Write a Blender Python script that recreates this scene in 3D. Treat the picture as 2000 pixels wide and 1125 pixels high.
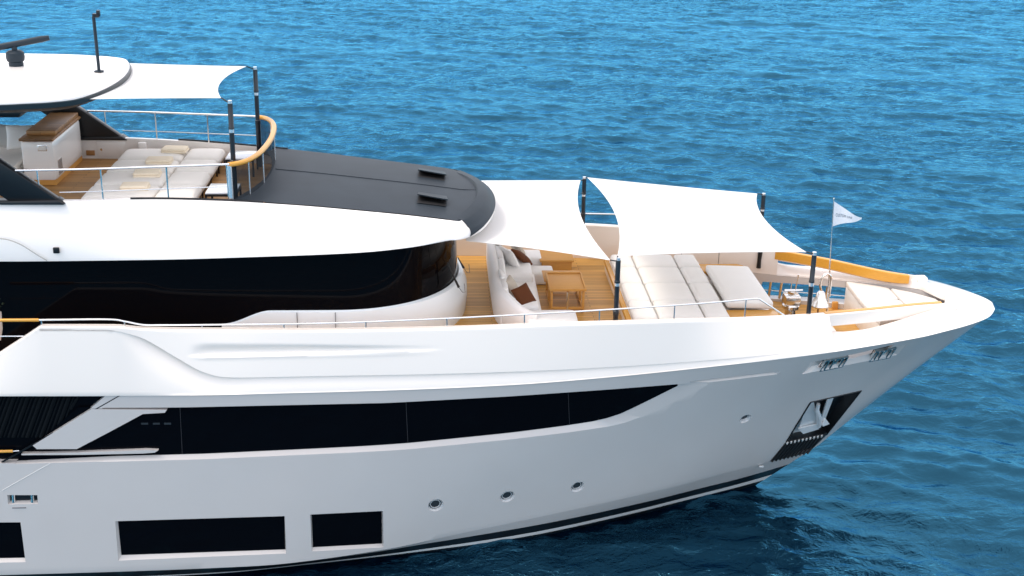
import bpy, bmesh, math, random
import numpy as np
from mathutils import Vector, Matrix, Euler
R = math.radians
random.seed(4); rng = np.random.default_rng(7)
for o in list(bpy.data.objects): bpy.data.objects.remove(o)
scene = bpy.context.scene
col = scene.collection

# ------------------------------------------------------------------ camera
PP = np.array([1000, 562.5]); NAD = np.array([881, 7600.]); TRV = np.array([857, -350.])
FPX = math.sqrt(-np.dot(NAD-PP, TRV-PP))                       # focal length in pixels of a 2000 px wide frame
_z = -np.array([*(NAD-PP), FPX]); _z /= np.linalg.norm(_z)
_y = np.array([*(TRV-PP), FPX]); _y /= np.linalg.norm(_y)
_x = np.cross(_y, _z)
RC = np.stack([_x, _y, _z], 1)                                 # world -> camera (x right, y down, z forward)
CAM = np.array([0, -28.0, 15.227])
def ray(p): return RC.T @ np.array([p[0]-PP[0], p[1]-PP[1], FPX])
def onY(p, y):
    d = ray(p); return CAM + d*(y-CAM[1])/d[1]
def onZ(p, z):
    d = ray(p); return CAM + d*(z-CAM[2])/d[2]
cd = bpy.data.cameras.new('camera'); cam = bpy.data.objects.new('camera', cd); col.objects.link(cam)
cd.sensor_width = 36; cd.lens = FPX/2000*36; cd.clip_start = .5; cd.clip_end = 20000
right, down, fwd = RC[0], RC[1], RC[2]
M = Matrix.Identity(4)
for i in range(3):
    M[i][0], M[i][1], M[i][2], M[i][3] = right[i], -down[i], -fwd[i], CAM[i]
cam.matrix_world = M
scene.camera = cam
scene.render.resolution_x, scene.render.resolution_y = 1024, 576

# ------------------------------------------------------------------ light
SUN_EL, SUN_AZ = 58, 185          # azimuth measured from +x (bow) towards +y (far side)
w = bpy.data.worlds.new('World'); scene.world = w; w.use_nodes = True
nt = w.node_tree; bg = nt.nodes['Background']
sky = nt.nodes.new('ShaderNodeTexSky'); sky.sky_type = 'NISHITA'; sky.sun_disc = False
sky.sun_elevation = R(SUN_EL); sky.sun_rotation = R(90-SUN_AZ)
sky.air_density = 0.7; sky.dust_density = 1.5; sky.ozone_density = 0.6
# thin bright overcast: an even veil of cloud in front of the clear sky
veil = nt.nodes.new('ShaderNodeMix'); veil.data_type = 'RGBA'; veil.blend_type = 'ADD'; veil.inputs[0].default_value = 1
veil.inputs[7].default_value = (4.95, 4.5, 4.0, 1)
nt.links.new(sky.outputs[0], veil.inputs[6]); nt.links.new(veil.outputs[2], bg.inputs[0]); bg.inputs[1].default_value = 0.12
sl = bpy.data.lights.new('sun', 'SUN'); sl.energy = 1.0; sl.angle = R(18); sl.color = (1, .90, .78)
so = bpy.data.objects.new('sun', sl); col.objects.link(so)
sd = Vector((math.cos(R(SUN_EL))*math.cos(R(SUN_AZ)), math.cos(R(SUN_EL))*math.sin(R(SUN_AZ)), math.sin(R(SUN_EL))))
so.rotation_euler = sd.to_track_quat('Z', 'Y').to_euler(); so.location = sd*60
vs = scene.view_settings; vs.view_transform = 'Standard'; vs.look = 'None'; vs.gamma = 1; vs.use_curve_mapping = False
vs.exposure = 0.9

# ------------------------------------------------------------------ materials
def mat(name, c, rough=.4, metal=0, spec=.5, coat=0, bump=None, var=None, trans=None):
    m = bpy.data.materials.new(name); m.use_nodes = True
    n = m.node_tree.nodes; L = m.node_tree.links; b = n['Principled BSDF']
    b.inputs['Base Color'].default_value = (*c, 1); b.inputs['Roughness'].default_value = rough
    b.inputs['Metallic'].default_value = metal; b.inputs['Specular IOR Level'].default_value = spec
    b.inputs['Coat Weight'].default_value = coat; b.inputs['Coat Roughness'].default_value = .05
    tc = n.new('ShaderNodeTexCoord')
    if var:                                              # (scale, amount): soft colour variation
        t = n.new('ShaderNodeTexNoise'); t.inputs['Scale'].default_value = var[0]; t.inputs['Detail'].default_value = 5
        L.new(tc.outputs['Object'], t.inputs['Vector'])
        mx = n.new('ShaderNodeMix'); mx.data_type = 'RGBA'
        a = tuple(max(0, v*(1-var[1])) for v in c); d = tuple(min(1, v*(1+var[1])) for v in c)
        mx.inputs[6].default_value = (*a, 1); mx.inputs[7].default_value = (*d, 1)
        L.new(t.outputs['Fac'], mx.inputs[0]); L.new(mx.outputs[2], b.inputs['Base Color'])
    if bump:                                             # (scale, strength, distance)
        t = n.new('ShaderNodeTexNoise'); t.inputs['Scale'].default_value = bump[0]; t.inputs['Detail'].default_value = 4
        L.new(tc.outputs['Object'], t.inputs['Vector'])
        bp = n.new('ShaderNodeBump'); bp.inputs['Strength'].default_value = bump[1]; bp.inputs['Distance'].default_value = bump[2]
        L.new(t.outputs['Fac'], bp.inputs['Height']); L.new(bp.outputs[0], b.inputs['Normal'])
    if trans:
        b.inputs['Transmission Weight'].default_value = trans
    return m
def wood(name, c1, c2, plank=0.0, rough=.5, line=.012):
    m = bpy.data.materials.new(name); m.use_nodes = True
    n = m.node_tree.nodes; L = m.node_tree.links; b = n['Principled BSDF']
    tc = n.new('ShaderNodeTexCoord'); mp = n.new('ShaderNodeMapping'); mp.inputs['Scale'].default_value = (1.2, 14, 14)
    L.new(tc.outputs['Object'], mp.inputs[0])
    t = n.new('ShaderNodeTexNoise'); t.inputs['Scale'].default_value = 3; t.inputs['Detail'].default_value = 6; t.inputs['Distortion'].default_value = .6
    L.new(mp.outputs[0], t.inputs['Vector'])
    mx = n.new('ShaderNodeMix'); mx.data_type = 'RGBA'; mx.inputs[6].default_value = (*c1, 1); mx.inputs[7].default_value = (*c2, 1)
    L.new(t.outputs['Fac'], mx.inputs[0]); out = mx.outputs[2]
    if plank:
        br = n.new('ShaderNodeTexBrick'); br.offset = .5; br.inputs['Scale'].default_value = 1
        br.inputs['Brick Width'].default_value = 2.3; br.inputs['Row Height'].default_value = plank
        br.inputs['Mortar Size'].default_value = line/2; br.inputs['Mortar Smooth'].default_value = .2; br.inputs['Bias'].default_value = 0
        br.inputs['Color1'].default_value = (.74, .74, .74, 1); br.inputs['Color2'].default_value = (1.06, 1.06, 1.06, 1); br.inputs['Mortar'].default_value = (.22, .2, .18, 1)
        L.new(tc.outputs['Object'], br.inputs['Vector'])
        m2 = n.new('ShaderNodeMix'); m2.data_type = 'RGBA'; m2.blend_type = 'MULTIPLY'; m2.inputs[0].default_value = 1
        L.new(out, m2.inputs[6]); L.new(br.outputs['Color'], m2.inputs[7]); out = m2.outputs[2]
    L.new(out, b.inputs['Base Color']); b.inputs['Roughness'].default_value = rough
    return m
MT = dict(
    white=mat('white_gelcoat', (.85, .785, .72), .22, coat=.3, var=(.6, .012)),
    brow=mat('white_gelcoat_roof', (.82, .79, .755), .25, coat=.3, var=(.5, .01)),
    basewhite=mat('deckhouse_white', (.84, .90, .93), .25, coat=.3, var=(.6, .012)),
    cream=mat('cream_panel', (.70, .66, .61), .4, var=(1.5, .02)),
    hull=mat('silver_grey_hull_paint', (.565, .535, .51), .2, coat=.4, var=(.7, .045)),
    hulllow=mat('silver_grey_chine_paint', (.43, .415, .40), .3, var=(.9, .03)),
    boot=mat('black_boot_stripe', (.006, .007, .009), .3),
    stripe=mat('pale_boot_line', (.62, .62, .6), .4),
    glass=mat('black_tinted_glass', (.002, .002, .003), .03, spec=.06),
    hullglass=mat('black_hull_glass', (.002, .0025, .004), .05, spec=.06),
    screen=mat('dark_windscreen', (.03, .035, .04), .05, spec=.4),
    roof=mat('anthracite_roof_paint', (.018, .026, .034), .5, spec=.18, var=(1.6, .35)),
    black=mat('black_paint', (.008, .009, .011), .3, spec=.4),
    carbon=mat('carbon_pole', (.012, .016, .022), .3, spec=.5),
    radar=mat('blue_grey_radar', (.012, .022, .032), .45, spec=.3),
    chrome=mat('polished_steel', (.80, .79, .77), .18, metal=1),
    steel=mat('satin_steel', (.82, .83, .84), .25, metal=.8),
    galv=mat('galvanised_steel', (.72, .73, .73), .4, metal=.3, var=(6, .1)),
    rubber=mat('black_rubber', (.01, .01, .011), .55),
    fabric=mat('offwhite_cushion_fabric', (.80, .78, .745), .85, spec=.2, bump=(60, .15, .01), var=(3, .03)),
    cushion2=mat('warm_white_cushion', (.70, .665, .62), .8, spec=.2, bump=(60, .15, .01), var=(3, .04)),
    fabricw=mat('white_leather', (.86, .85, .835), .55, spec=.35, bump=(8, .12, .01)),
    linen=mat('linen_lounger_fabric', (.86, .82, .755), .9, spec=.15, bump=(90, .2, .008), var=(4, .04)),
    towel=mat('cream_towel', (.86, .75, .58), .95, spec=.1, bump=(140, .4, .006), var=(8, .05)),
    brown=mat('brown_cushion', (.12, .04, .015), .8, spec=.2, bump=(70, .2, .006)),
    beige=mat('beige_cushion', (.58, .52, .44), .85, spec=.2, bump=(70, .2, .006)),
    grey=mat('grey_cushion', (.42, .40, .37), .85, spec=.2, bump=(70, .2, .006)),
    teak=wood('teak_deck', (.57, .285, .06), (.74, .42, .115), .11, .55, .010),
    teakside=wood('teak_side_deck', (.44, .215, .055), (.58, .31, .10), .11, .55, .010),
    varnish=wood('varnished_teak', (.56, .255, .028), (.68, .345, .05), 0, .25),
    teakfurn=wood('teak_furniture', (.56, .265, .05), (.68, .35, .085), 0, .6),
    bartop=wood('bar_top_teak', (.34, .16, .05), (.44, .225, .08), .09, .45, .006),
    tabletop=mat('white_table_top', (.72, .75, .78), .15, coat=.3),
    leaf=mat('dark_leaves', (.02, .03, .012), .6, var=(12, .5)),
    curtain=mat('dark_curtain', (.004, .006, .008), .9, spec=.1),
    text=mat('blue_grey_lettering', (.06, .12, .19), .7),
    edge=mat('dark_teal_edge', (.006, .018, .026), .35, spec=.25),
    mull=mat('dark_glass_joint', (.03, .03, .035), .6, spec=.2),
    line=mat('panel_gap', (.12, .12, .13), .6),
)
# awning cloth: thin woven fabric that lets some light through
m = bpy.data.materials.new('white_awning_cloth'); m.use_nodes = True; MT['awning'] = m
n = m.node_tree.nodes; L = m.node_tree.links; b = n['Principled BSDF']
b.inputs['Base Color'].default_value = (.90, .90, .895, 1); b.inputs['Roughness'].default_value = .8; b.inputs['Specular IOR Level'].default_value = .2
tl = n.new('ShaderNodeBsdfTranslucent'); tl.inputs[0].default_value = (.88, .87, .84, 1)
ms = n.new('ShaderNodeMixShader'); ms.inputs[0].default_value = .4
L.new(b.outputs[0], ms.inputs[1]); L.new(tl.outputs[0], ms.inputs[2]); L.new(ms.outputs[0], n['Material Output'].inputs[0])
# flag cloth
m = bpy.data.materials.new('white_pennant_cloth'); m.use_nodes = True; MT['flag'] = m
b = m.node_tree.nodes['Principled BSDF']; b.inputs['Base Color'].default_value = (.68, .74, .80, 1); b.inputs['Roughness'].default_value = .8
# tinted see-through windscreen
m = bpy.data.materials.new('smoked_windscreen'); m.use_nodes = True; MT['smoke'] = m
n = m.node_tree.nodes; L = m.node_tree.links; b = n['Principled BSDF']
b.inputs['Base Color'].default_value = (.03, .035, .04, 1); b.inputs['Roughness'].default_value = .05; b.inputs['Specular IOR Level'].default_value = .3
tr = n.new('ShaderNodeBsdfTransparent'); tr.inputs[0].default_value = (.42, .46, .5, 1)
ms = n.new('ShaderNodeMixShader'); ms.inputs[0].default_value = .38
L.new(tr.outputs[0], ms.inputs[1]); L.new(b.outputs[0], ms.inputs[2]); L.new(ms.outputs[0], n['Material Output'].inputs[0])
# sea water
m = bpy.data.materials.new('sea_water'); m.use_nodes = True; MT['water'] = m
n = m.node_tree.nodes; L = m.node_tree.links; b = n['Principled BSDF']
n.remove(b)
df = n.new('ShaderNodeBsdfDiffuse'); df.inputs[0].default_value = (.0002, .003, .010, 1)
gl = n.new('ShaderNodeBsdfGlossy'); gl.inputs['Color'].default_value = (.155, .615, .95, 1); gl.inputs['Roughness'].default_value = .10
fr = n.new('ShaderNodeFresnel'); fr.inputs['IOR'].default_value = 2.05
ms = n.new('ShaderNodeMixShader'); L.new(fr.outputs[0], ms.inputs[0]); L.new(df.outputs[0], ms.inputs[1]); L.new(gl.outputs[0], ms.inputs[2]); L.new(ms.outputs[0], n['Material Output'].inputs[0])
tc = n.new('ShaderNodeTexCoord'); hs = []
for sc, st in (((1.0, 1.35, 1), 1.9), ((3.0, 4.2, 1), 2.0)):
    mp = n.new('ShaderNodeMapping'); mp.inputs['Scale'].default_value = sc; mp.inputs['Rotation'].default_value = (0, 0, R(-14))
    L.new(tc.outputs['Object'], mp.inputs[0])
    t = n.new('ShaderNodeTexNoise'); t.inputs['Scale'].default_value = st; t.inputs['Detail'].default_value = 5; t.inputs['Roughness'].default_value = .55; t.inputs['Distortion'].default_value = .5
    L.new(mp.outputs[0], t.inputs['Vector']); hs.append(t.outputs['Fac'])
b1 = n.new('ShaderNodeBump'); b1.inputs['Strength'].default_value = .6; b1.inputs['Distance'].default_value = .13; L.new(hs[0], b1.inputs['Height'])
b2 = n.new('ShaderNodeBump'); b2.inputs['Strength'].default_value = .4; b2.inputs['Distance'].default_value = .035; L.new(hs[1], b2.inputs['Height'])
mp = n.new('ShaderNodeMapping'); mp.inputs['Scale'].default_value = (.035, .075, 1); mp.inputs['Rotation'].default_value = (0, 0, R(12)); L.new(tc.outputs['Object'], mp.inputs[0])
t = n.new('ShaderNodeTexNoise'); t.inputs['Scale'].default_value = 1.0; t.inputs['Detail'].default_value = 4; t.inputs['Roughness'].default_value = .6; L.new(mp.outputs[0], t.inputs['Vector'])
for bb, lo_, hi_ in ((b1, .25, 1.0), (b2, .1, .8)):            # wind patches: rougher and calmer areas
    mr = n.new('ShaderNodeMapRange'); mr.inputs[1].default_value = .35; mr.inputs[2].default_value = .65; mr.inputs[3].default_value = lo_; mr.inputs[4].default_value = hi_
    L.new(t.outputs['Fac'], mr.inputs[0]); L.new(mr.outputs[0], bb.inputs['Strength'])
L.new(b1.outputs[0], b2.inputs['Normal'])
for q in (df, gl, fr): L.new(b2.outputs[0], q.inputs['Normal'])

# ------------------------------------------------------------------ mesh helpers
class MB:
    def __init__(s): s.v = []; s.f = []; s.m = []
    def add(s, verts, faces, mi=0):
        k = len(s.v); s.v += [tuple(float(c) for c in p) for p in verts]
        s.f += [tuple(i+k for i in f) for f in faces]; s.m += [mi]*len(faces); return s
    def grid(s, rows, closed=False, mi=0, flip=False):          # rows[i][j] of points
        a, b = len(rows), len(rows[0]); fs = []
        for i in range(a-1):
            for j in range(b if closed else b-1):
                q = (i*b+j, i*b+(j+1) % b, (i+1)*b+(j+1) % b, (i+1)*b+j)
                fs.append(q[::-1] if flip else q)
        return s.add([p for r in rows for p in r], fs, mi)
    def box(s, lo, hi, mi=0, M=None):
        (a, b, c), (d, e, f) = lo, hi
        v = [(a, b, c), (d, b, c), (d, e, c), (a, e, c), (a, b, f), (d, b, f), (d, e, f), (a, e, f)]
        if M is not None: v = [M @ Vector(p) for p in v]
        return s.add(v, [(3, 2, 1, 0), (4, 5, 6, 7), (0, 1, 5, 4), (1, 2, 6, 5), (2, 3, 7, 6), (3, 0, 4, 7)], mi)
    def tube(s, pts, r, n=10, mi=0, cap=True, sx=1.0):
        pts = [Vector(p) for p in pts]; rs = r if isinstance(r, (list, tuple)) else [r]*len(pts)
        rows = []; up = None
        for i, p in enumerate(pts):
            d = (pts[min(i+1, len(pts)-1)]-pts[max(i-1, 0)]).normalized()
            if up is None: up = Vector((0, 0, 1)) if abs(d.z) < .9 else Vector((1, 0, 0))
            a = d.cross(up).normalized(); up = a.cross(d).normalized()
            rows.append([p+(a*math.cos(t)*sx+up*math.sin(t))*rs[i] for t in [2*math.pi*k/n for k in range(n)]])
        s.grid(rows, True, mi)
        if cap:
            s.add(rows[0], [tuple(range(n))], mi); s.add(rows[-1], [tuple(range(n))[::-1]], mi)
        return s
    def lathe(s, prof, c=(0, 0, 0), n=20, mi=0, M=None):        # prof [(r, z)]
        rows = []
        for r, z in prof:
            row = [Vector((r*math.cos(2*math.pi*k/n), r*math.sin(2*math.pi*k/n), z)) for k in range(n)]
            if M is not None: row = [M @ p for p in row]
            rows.append([p+Vector(c) for p in row])
        return s.grid(rows, True, mi)
    def prism(s, poly, z0, z1, mi=0, M=None):                   # poly in xy
        n = len(poly); v = [Vector((p[0], p[1], z0)) for p in poly]+[Vector((p[0], p[1], z1)) for p in poly]
        if M is not None: v = [M @ p for p in v]
        return s.add(v, [tuple(range(n))[::-1], tuple(range(n, 2*n))]+[(i, (i+1) % n, n+(i+1) % n, n+i) for i in range(n)], mi)
    def rbox(s, c, size, r, n=8, puff=0, M=None, mi=0, pinch=0, side=0):   # cushion: rounded box with a puffed top
        h = [x/2 for x in size]; r = min(r, min(h)); idx = {}; vs_ = []; fs = []
        def vert(p):
            k = tuple(round(x, 5) for x in p)
            if k in idx: return idx[k]
            q = Vector([math.copysign(1-(1-abs(x))**1.0, x)*hh for x, hh in zip(p, h)])
            inn = Vector([max(-(hh-r), min(hh-r, x)) for x, hh in zip(q, h)])
            d = q-inn
            if d.length > 1e-9: q = inn+d.normalized()*r if d.length > r*.999 or True else q
            fx, fy = 1-abs(p[0])**4, 1-abs(p[1])**4
            q.z += puff*fx*fy*(p[2] if p[2] < 0 else p[2])
            if pinch:
                cr = abs(p[0]*p[1]); q.x *= 1-pinch*(1-abs(p[1])**2)*abs(p[0]); q.y *= 1-pinch*(1-abs(p[0])**2)*abs(p[1])
            if side: q.x += side*math.copysign(1, p[0])*(1-p[1]**2)*(1-p[2]**2)*abs(p[0])**3; q.y += side*math.copysign(1, p[1])*(1-p[0]**2)*(1-p[2]**2)*abs(p[1])**3
            if M is not None: q = M @ q
            vs_.append(q+Vector(c)); idx[k] = len(vs_)-1; return idx[k]
        def ease(i): 
            t = 2*i/n-1; return math.copysign(1-(1-abs(t))**1.6, t)
        g = [ease(i) for i in range(n+1)]
        for ax in range(3):
            for sg in (-1, 1):
                for i in range(n):
                    for j in range(n):
                        q = []
                        for (a, b) in ((i, j), (i+1, j), (i+1, j+1), (i, j+1)):
                            p = [0, 0, 0]; p[ax] = sg; p[(ax+1) % 3] = g[a]; p[(ax+2) % 3] = g[b]; q.append(vert(p))
                        fs.append(tuple(q if sg > 0 else q[::-1]))
        return s.add(vs_, fs, mi)
    def build(s, name, mats, parent=None, smooth=35, bevel=0, sub=0, loc=None, rz=0, fix=True):
        me = bpy.data.meshes.new(name)
        me.from_pydata(s.v, [], s.f); me.update()
        ms_ = mats if isinstance(mats, (list, tuple)) else [mats]
        for q in ms_: me.materials.append(MT[q] if isinstance(q, str) else q)
        me.polygons.foreach_set('material_index', s.m)
        bm = bmesh.new(); bm.from_mesh(me); bmesh.ops.remove_doubles(bm, verts=bm.verts, dist=1e-5)
        if fix: bmesh.ops.recalc_face_normals(bm, faces=bm.faces)
        if bevel:
            es = [e for e in bm.edges if len(e.link_faces) == 2 and e.calc_face_angle(0) > R(30)]
            bmesh.ops.bevel(bm, geom=es, offset=bevel, segments=2, affect='EDGES', profile=.5, clamp_overlap=True)
        for f in bm.faces: f.smooth = True
        bm.to_mesh(me); bm.free()
        if smooth: me.set_sharp_from_angle(angle=R(smooth))
        o = bpy.data.objects.new(name, me); col.objects.link(o)
        if parent: o.parent = parent
        if loc is not None: o.location = loc
        o.rotation_euler.z = rz
        return o
def tag(o, label=None, cat=None, group=None, kind=None):
    if label: o['label'] = label
    if cat: o['category'] = cat
    if group: o['group'] = group
    if kind: o['kind'] = kind
    return o
def empty(name, loc=(0, 0, 0), rz=0, label=None, cat=None, group=None):
    o = bpy.data.objects.new(name, None); col.objects.link(o); o.location = loc; o.rotation_euler.z = rz
    o.empty_display_size = .2
    return tag(o, label, cat, group)
KIDS = {}
def copy_tree(o, parent=None):
    c = o.copy(); col.objects.link(c)
    if parent: c.parent = parent
    for ch in [q for q in col.objects if q.parent == o]: copy_tree(ch, c)
    return c
def interp(xs, ys):                                              # monotone cubic
    xs = np.array(xs, float); ys = np.array(ys, float); h = np.diff(xs); d = np.diff(ys)/h
    mm = np.zeros(len(xs)); mm[0], mm[-1] = d[0], d[-1]
    for i in range(1, len(xs)-1):
        if d[i-1]*d[i] > 0:
            w1, w2 = 2*h[i]+h[i-1], h[i]+2*h[i-1]; mm[i] = (w1+w2)/(w1/d[i-1]+w2/d[i])
    def f(x):
        x = min(max(float(x), xs[0]), xs[-1]); i = min(max(int(np.searchsorted(xs, x))-1, 0), len(xs)-2)
        t = (x-xs[i])/h[i]
        return ((1+2*t)*(1-t)**2*ys[i]+t*(1-t)**2*h[i]*mm[i]+t*t*(3-2*t)*ys[i+1]+t*t*(t-1)*h[i]*mm[i+1])
    return f
def lerp(a, b, t): return a+(b-a)*t
def sstep(a, b, x):
    t = min(max((x-a)/(b-a), 0), 1); return t*t*(3-2*t)
def resample(pl, n):
    pl = np.array(pl, float); d = np.r_[0, np.cumsum(np.linalg.norm(np.diff(pl, axis=0), axis=1))]
    return [np.array([np.interp(t, d, pl[:, k]) for k in range(pl.shape[1])]) for t in np.linspace(0, d[-1], n)]
def smoothline(pts, n):                                          # Catmull-Rom through points
    P = [Vector(p) for p in pts]; out = []
    for i in range(len(P)-1):
        p0, p1, p2, p3 = P[max(i-1, 0)], P[i], P[i+1], P[min(i+2, len(P)-1)]
        for k in range(n):
            t = k/n
            out.append(.5*((2*p1)+(p2-p0)*t+(2*p0-5*p1+4*p2-p3)*t*t+(3*p1-p0-3*p2+p3)*t**3))
    return out+[P[-1]]

# ------------------------------------------------------------------ sea
def sea():
    def axis(segs):
        o = [segs[0][0]]
        for a, b, st in segs:
            k = max(1, int(round((b-a)/st))); o += list(np.linspace(a, b, k+1)[1:])
        return np.array(o)
    xs = axis([(-60, -24, .6), (-24, 24, .17), (24, 64, .4)])
    ys = axis([(-22, 8, .13), (8, 45, .17), (45, 125, .3)])
    X, Y = np.meshgrid(xs, ys); Z = np.zeros_like(X); DX = np.zeros_like(X); DY = np.zeros_like(X)
    for _ in range(90):
        lam = .5*(9/.5)**(rng.random()**1.25)
        th = R(78)+rng.normal(0, .85); k = 2*math.pi/lam
        amp = .0050*lam**.72*(.5+rng.random())*(.45 if lam > 3.5 else 1.1)
        ph = rng.random()*6.283; kx, ky = k*math.cos(th), k*math.sin(th)
        a = kx*X+ky*Y+ph+.35*np.sin(X*.11+Y*.07+ph)
        Z += amp*np.sin(a); DX += -.75*amp*math.cos(th)*np.cos(a)*-1; DY += .75*amp*math.sin(th)*np.cos(a)
    edge = np.minimum.reduce([np.clip((X+60)/8, 0, 1), np.clip((64-X)/8, 0, 1), np.clip((Y+22)/4, 0, 1), np.clip((125-Y)/10, 0, 1)])
    Z *= edge; X2 = X+DX*edge; Y2 = Y+DY*edge
    v = np.stack([X2, Y2, Z-.02], -1).reshape(-1, 3); ny, nx = X.shape
    i = np.arange(nx*ny).reshape(ny, nx)
    f = np.stack([i[:-1, :-1], i[:-1, 1:], i[1:, 1:], i[1:, :-1]], -1).reshape(-1, 4)
    # outer flat sheet to the horizon
    B = 9000; ox = [-B, -60, 64, B]; oy = [-B, -22, 125, B]; base = len(v)
    ov = [(x, y, -.02) for y in oy for x in ox]; of = []
    for r in range(3):
        for c in range(3):
            if (r, c) != (1, 1): of.append((base+r*4+c, base+r*4+c+1, base+(r+1)*4+c+1, base+(r+1)*4+c))
    v = np.vstack([v, ov]); f = np.vstack([f, of])
    me = bpy.data.meshes.new('water'); me.vertices.add(len(v)); me.vertices.foreach_set('co', v.ravel())
    me.loops.add(f.size); me.loops.foreach_set('vertex_index', f.ravel().astype(np.int32))
    me.polygons.add(len(f)); me.polygons.foreach_set('loop_start', np.arange(0, f.size, 4, dtype=np.int32))
    me.polygons.foreach_set('use_smooth', np.ones(len(f), bool)); me.update(calc_edges=True); me.materials.append(MT['water'])
    o = bpy.data.objects.new('water', me); col.objects.link(o); tag(o, kind='structure')
sea()

# ------------------------------------------------------------------ the yacht
yacht = empty('motor_yacht', (0, 0, 0), 0, 'large white and silver grey motor yacht lying on the open blue sea', 'yacht')
kx = [-12, -9, -4.7, -2.7, -.6, 1.46, 3.6, 5.75, 8.03, 9.25, 10.55, 11.15, 12, 12.5, 12.8, 12.95, 13.0]
Ky = interp(kx, [4.05, 4.1, 4.08, 4.0, 3.93, 3.8, 3.58, 3.3, 2.93, 2.62, 2.22, 1.95, 1.42, .98, .55, .27, 0])
Kz = interp(kx, [4.42, 4.4, 4.38, 4.38, 4.4, 4.43, 4.5, 4.6, 4.7, 4.75, 4.8, 4.82, 4.8, 4.77, 4.74, 4.72, 4.7])
cx = [-12, -4, -1.35, .44, 2.74, 5.16, 6.87, 7.63, 8.49, 9.22]
Cy = interp(cx, [4.05, 3.82, 3.45, 3.05, 2.5, 1.75, 1.05, .75, .35, 0])
Cz = interp(cx, [.22, .25, .36, .52, .71, .85, .92, .95, 1.0, 1.06])
wx = [-12, -7, -4.7, -2.9, -.69, 1.6, 4.03, 5.99, 7.1, 7.79]
Wy = interp(wx, [3.95, 3.85, 3.7, 3.4, 3.02, 2.52, 1.64, .8, .32, 0])
tx = [-12, -8, -6.4, -5.85, -4.4, -1.6, .4, 2.5, 4.6, 5.76, 6.93, 7.67, 8.38, 9.46, 10.86, 11.5]
Ty = interp(tx, [3.9, 3.9, 3.9, 3.86, 3.8, 3.74, 3.65, 3.52, 3.3, 3.04, 2.72, 2.45, 2.2, 1.77, 1.11, .9])
Tz = interp(tx, [5.8, 5.78, 5.77, 5.7, 5.65, 5.61, 5.61, 5.63, 5.6, 5.52, 5.43, 5.36, 5.31, 5.23, 5.1, 5.06])
def Cu(s): x = -12+21.22*s; return np.array([x, Cy(x), Cz(x)])
def Ku(s): x = -12+25.0*s; return np.array([x, Ky(x), Kz(x)])
def S(s, t):
    a, b = Cu(s), Ku(s); p = a+(b-a)*t
    fl = sstep(.55, .95, s)*sstep(1.0, .93, s)
    p[1] *= 1-.12*fl*math.sin(math.pi*t)
    return p
def hullY(x, z):
    s = (x+12)/25
    t = .5
    for _ in range(14):
        a, b = Cu(s), Ku(s); t = (z-a[2])/max(b[2]-a[2], .2); t = min(max(t, 0), 1.1)
        s = min(max((x+12)/(21.22+3.78*t), 0), 1)
    return S(s, t)[1]
def onHull(p):
    lo, hi = -.3, 4.6
    for _ in range(26):
        mid = (lo+hi)/2; q = onY(p, -mid)
        if mid > hullY(q[0], q[2]): hi = mid
        else: lo = mid
    q = onY(p, -(lo+hi)/2); return q
def off(q, d):                                                   # move a hull point inwards by d
    x, y, z = q; e = .05
    gx = (hullY(x+e, z)-hullY(x-e, z))/(2*e); gz = (hullY(x, z+e)-hullY(x, z-e))/(2*e)
    n_ = np.array([-gx, -1, -gz]) ; n_ = np.array([-gx, -1.0, -gz]); n_ /= np.linalg.norm(n_)
    return np.array(q)-n_*d

def hull_solid():
    N = 150; mb = MB()
    S_ = [1-(1-i/N)**1.5 for i in range(N+1)]
    tt = [0, .04, .1, .18, .26, .34, .42, .5, .58, .66, .74, .82, .9, .96, 1]
    rows = []; mid = []
    for s in S_:
        lv = []
        xw = -12+19.79*s; wpt = np.array([xw, Wy(xw), 0.0]); c = Cu(s)
        tb = np.interp(c[0], [-12, -3.2, -1, .4, 2, 9], [.03, .05, .2, .36, .41, .5])
        kp = np.array([-12+18.6*s, Wy(xw)*.55, -1.0])
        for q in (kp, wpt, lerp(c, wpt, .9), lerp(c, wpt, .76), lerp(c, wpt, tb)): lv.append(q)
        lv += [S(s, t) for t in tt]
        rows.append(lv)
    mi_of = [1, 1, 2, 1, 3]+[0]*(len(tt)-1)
    for sg in (-1, 1):
        for j in range(len(rows[0])-1):
            g = [[(r[j][0], sg*r[j][1], r[j][2]), (r[j+1][0], sg*r[j+1][1], r[j+1][2])] for r in rows]
            mb.grid(g, mi=mi_of[j])
    mb.grid([[(r[-1][0], -r[-1][1], r[-1][2]), (r[-1][0], r[-1][1], r[-1][2])] for r in rows], mi=0)
    mb.grid([[(r[0][0], -r[0][1], r[0][2]), (r[0][0], r[0][1], r[0][2])] for r in rows], mi=1)
    mb.grid([[(q[0], -q[1], q[2]), (q[0], q[1], q[2])] for q in rows[0]], mi=0)
    return mb.build('hull', ['hull', 'boot', 'stripe', 'hulllow'], yacht, smooth=0)
hull = hull_solid()

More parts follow.
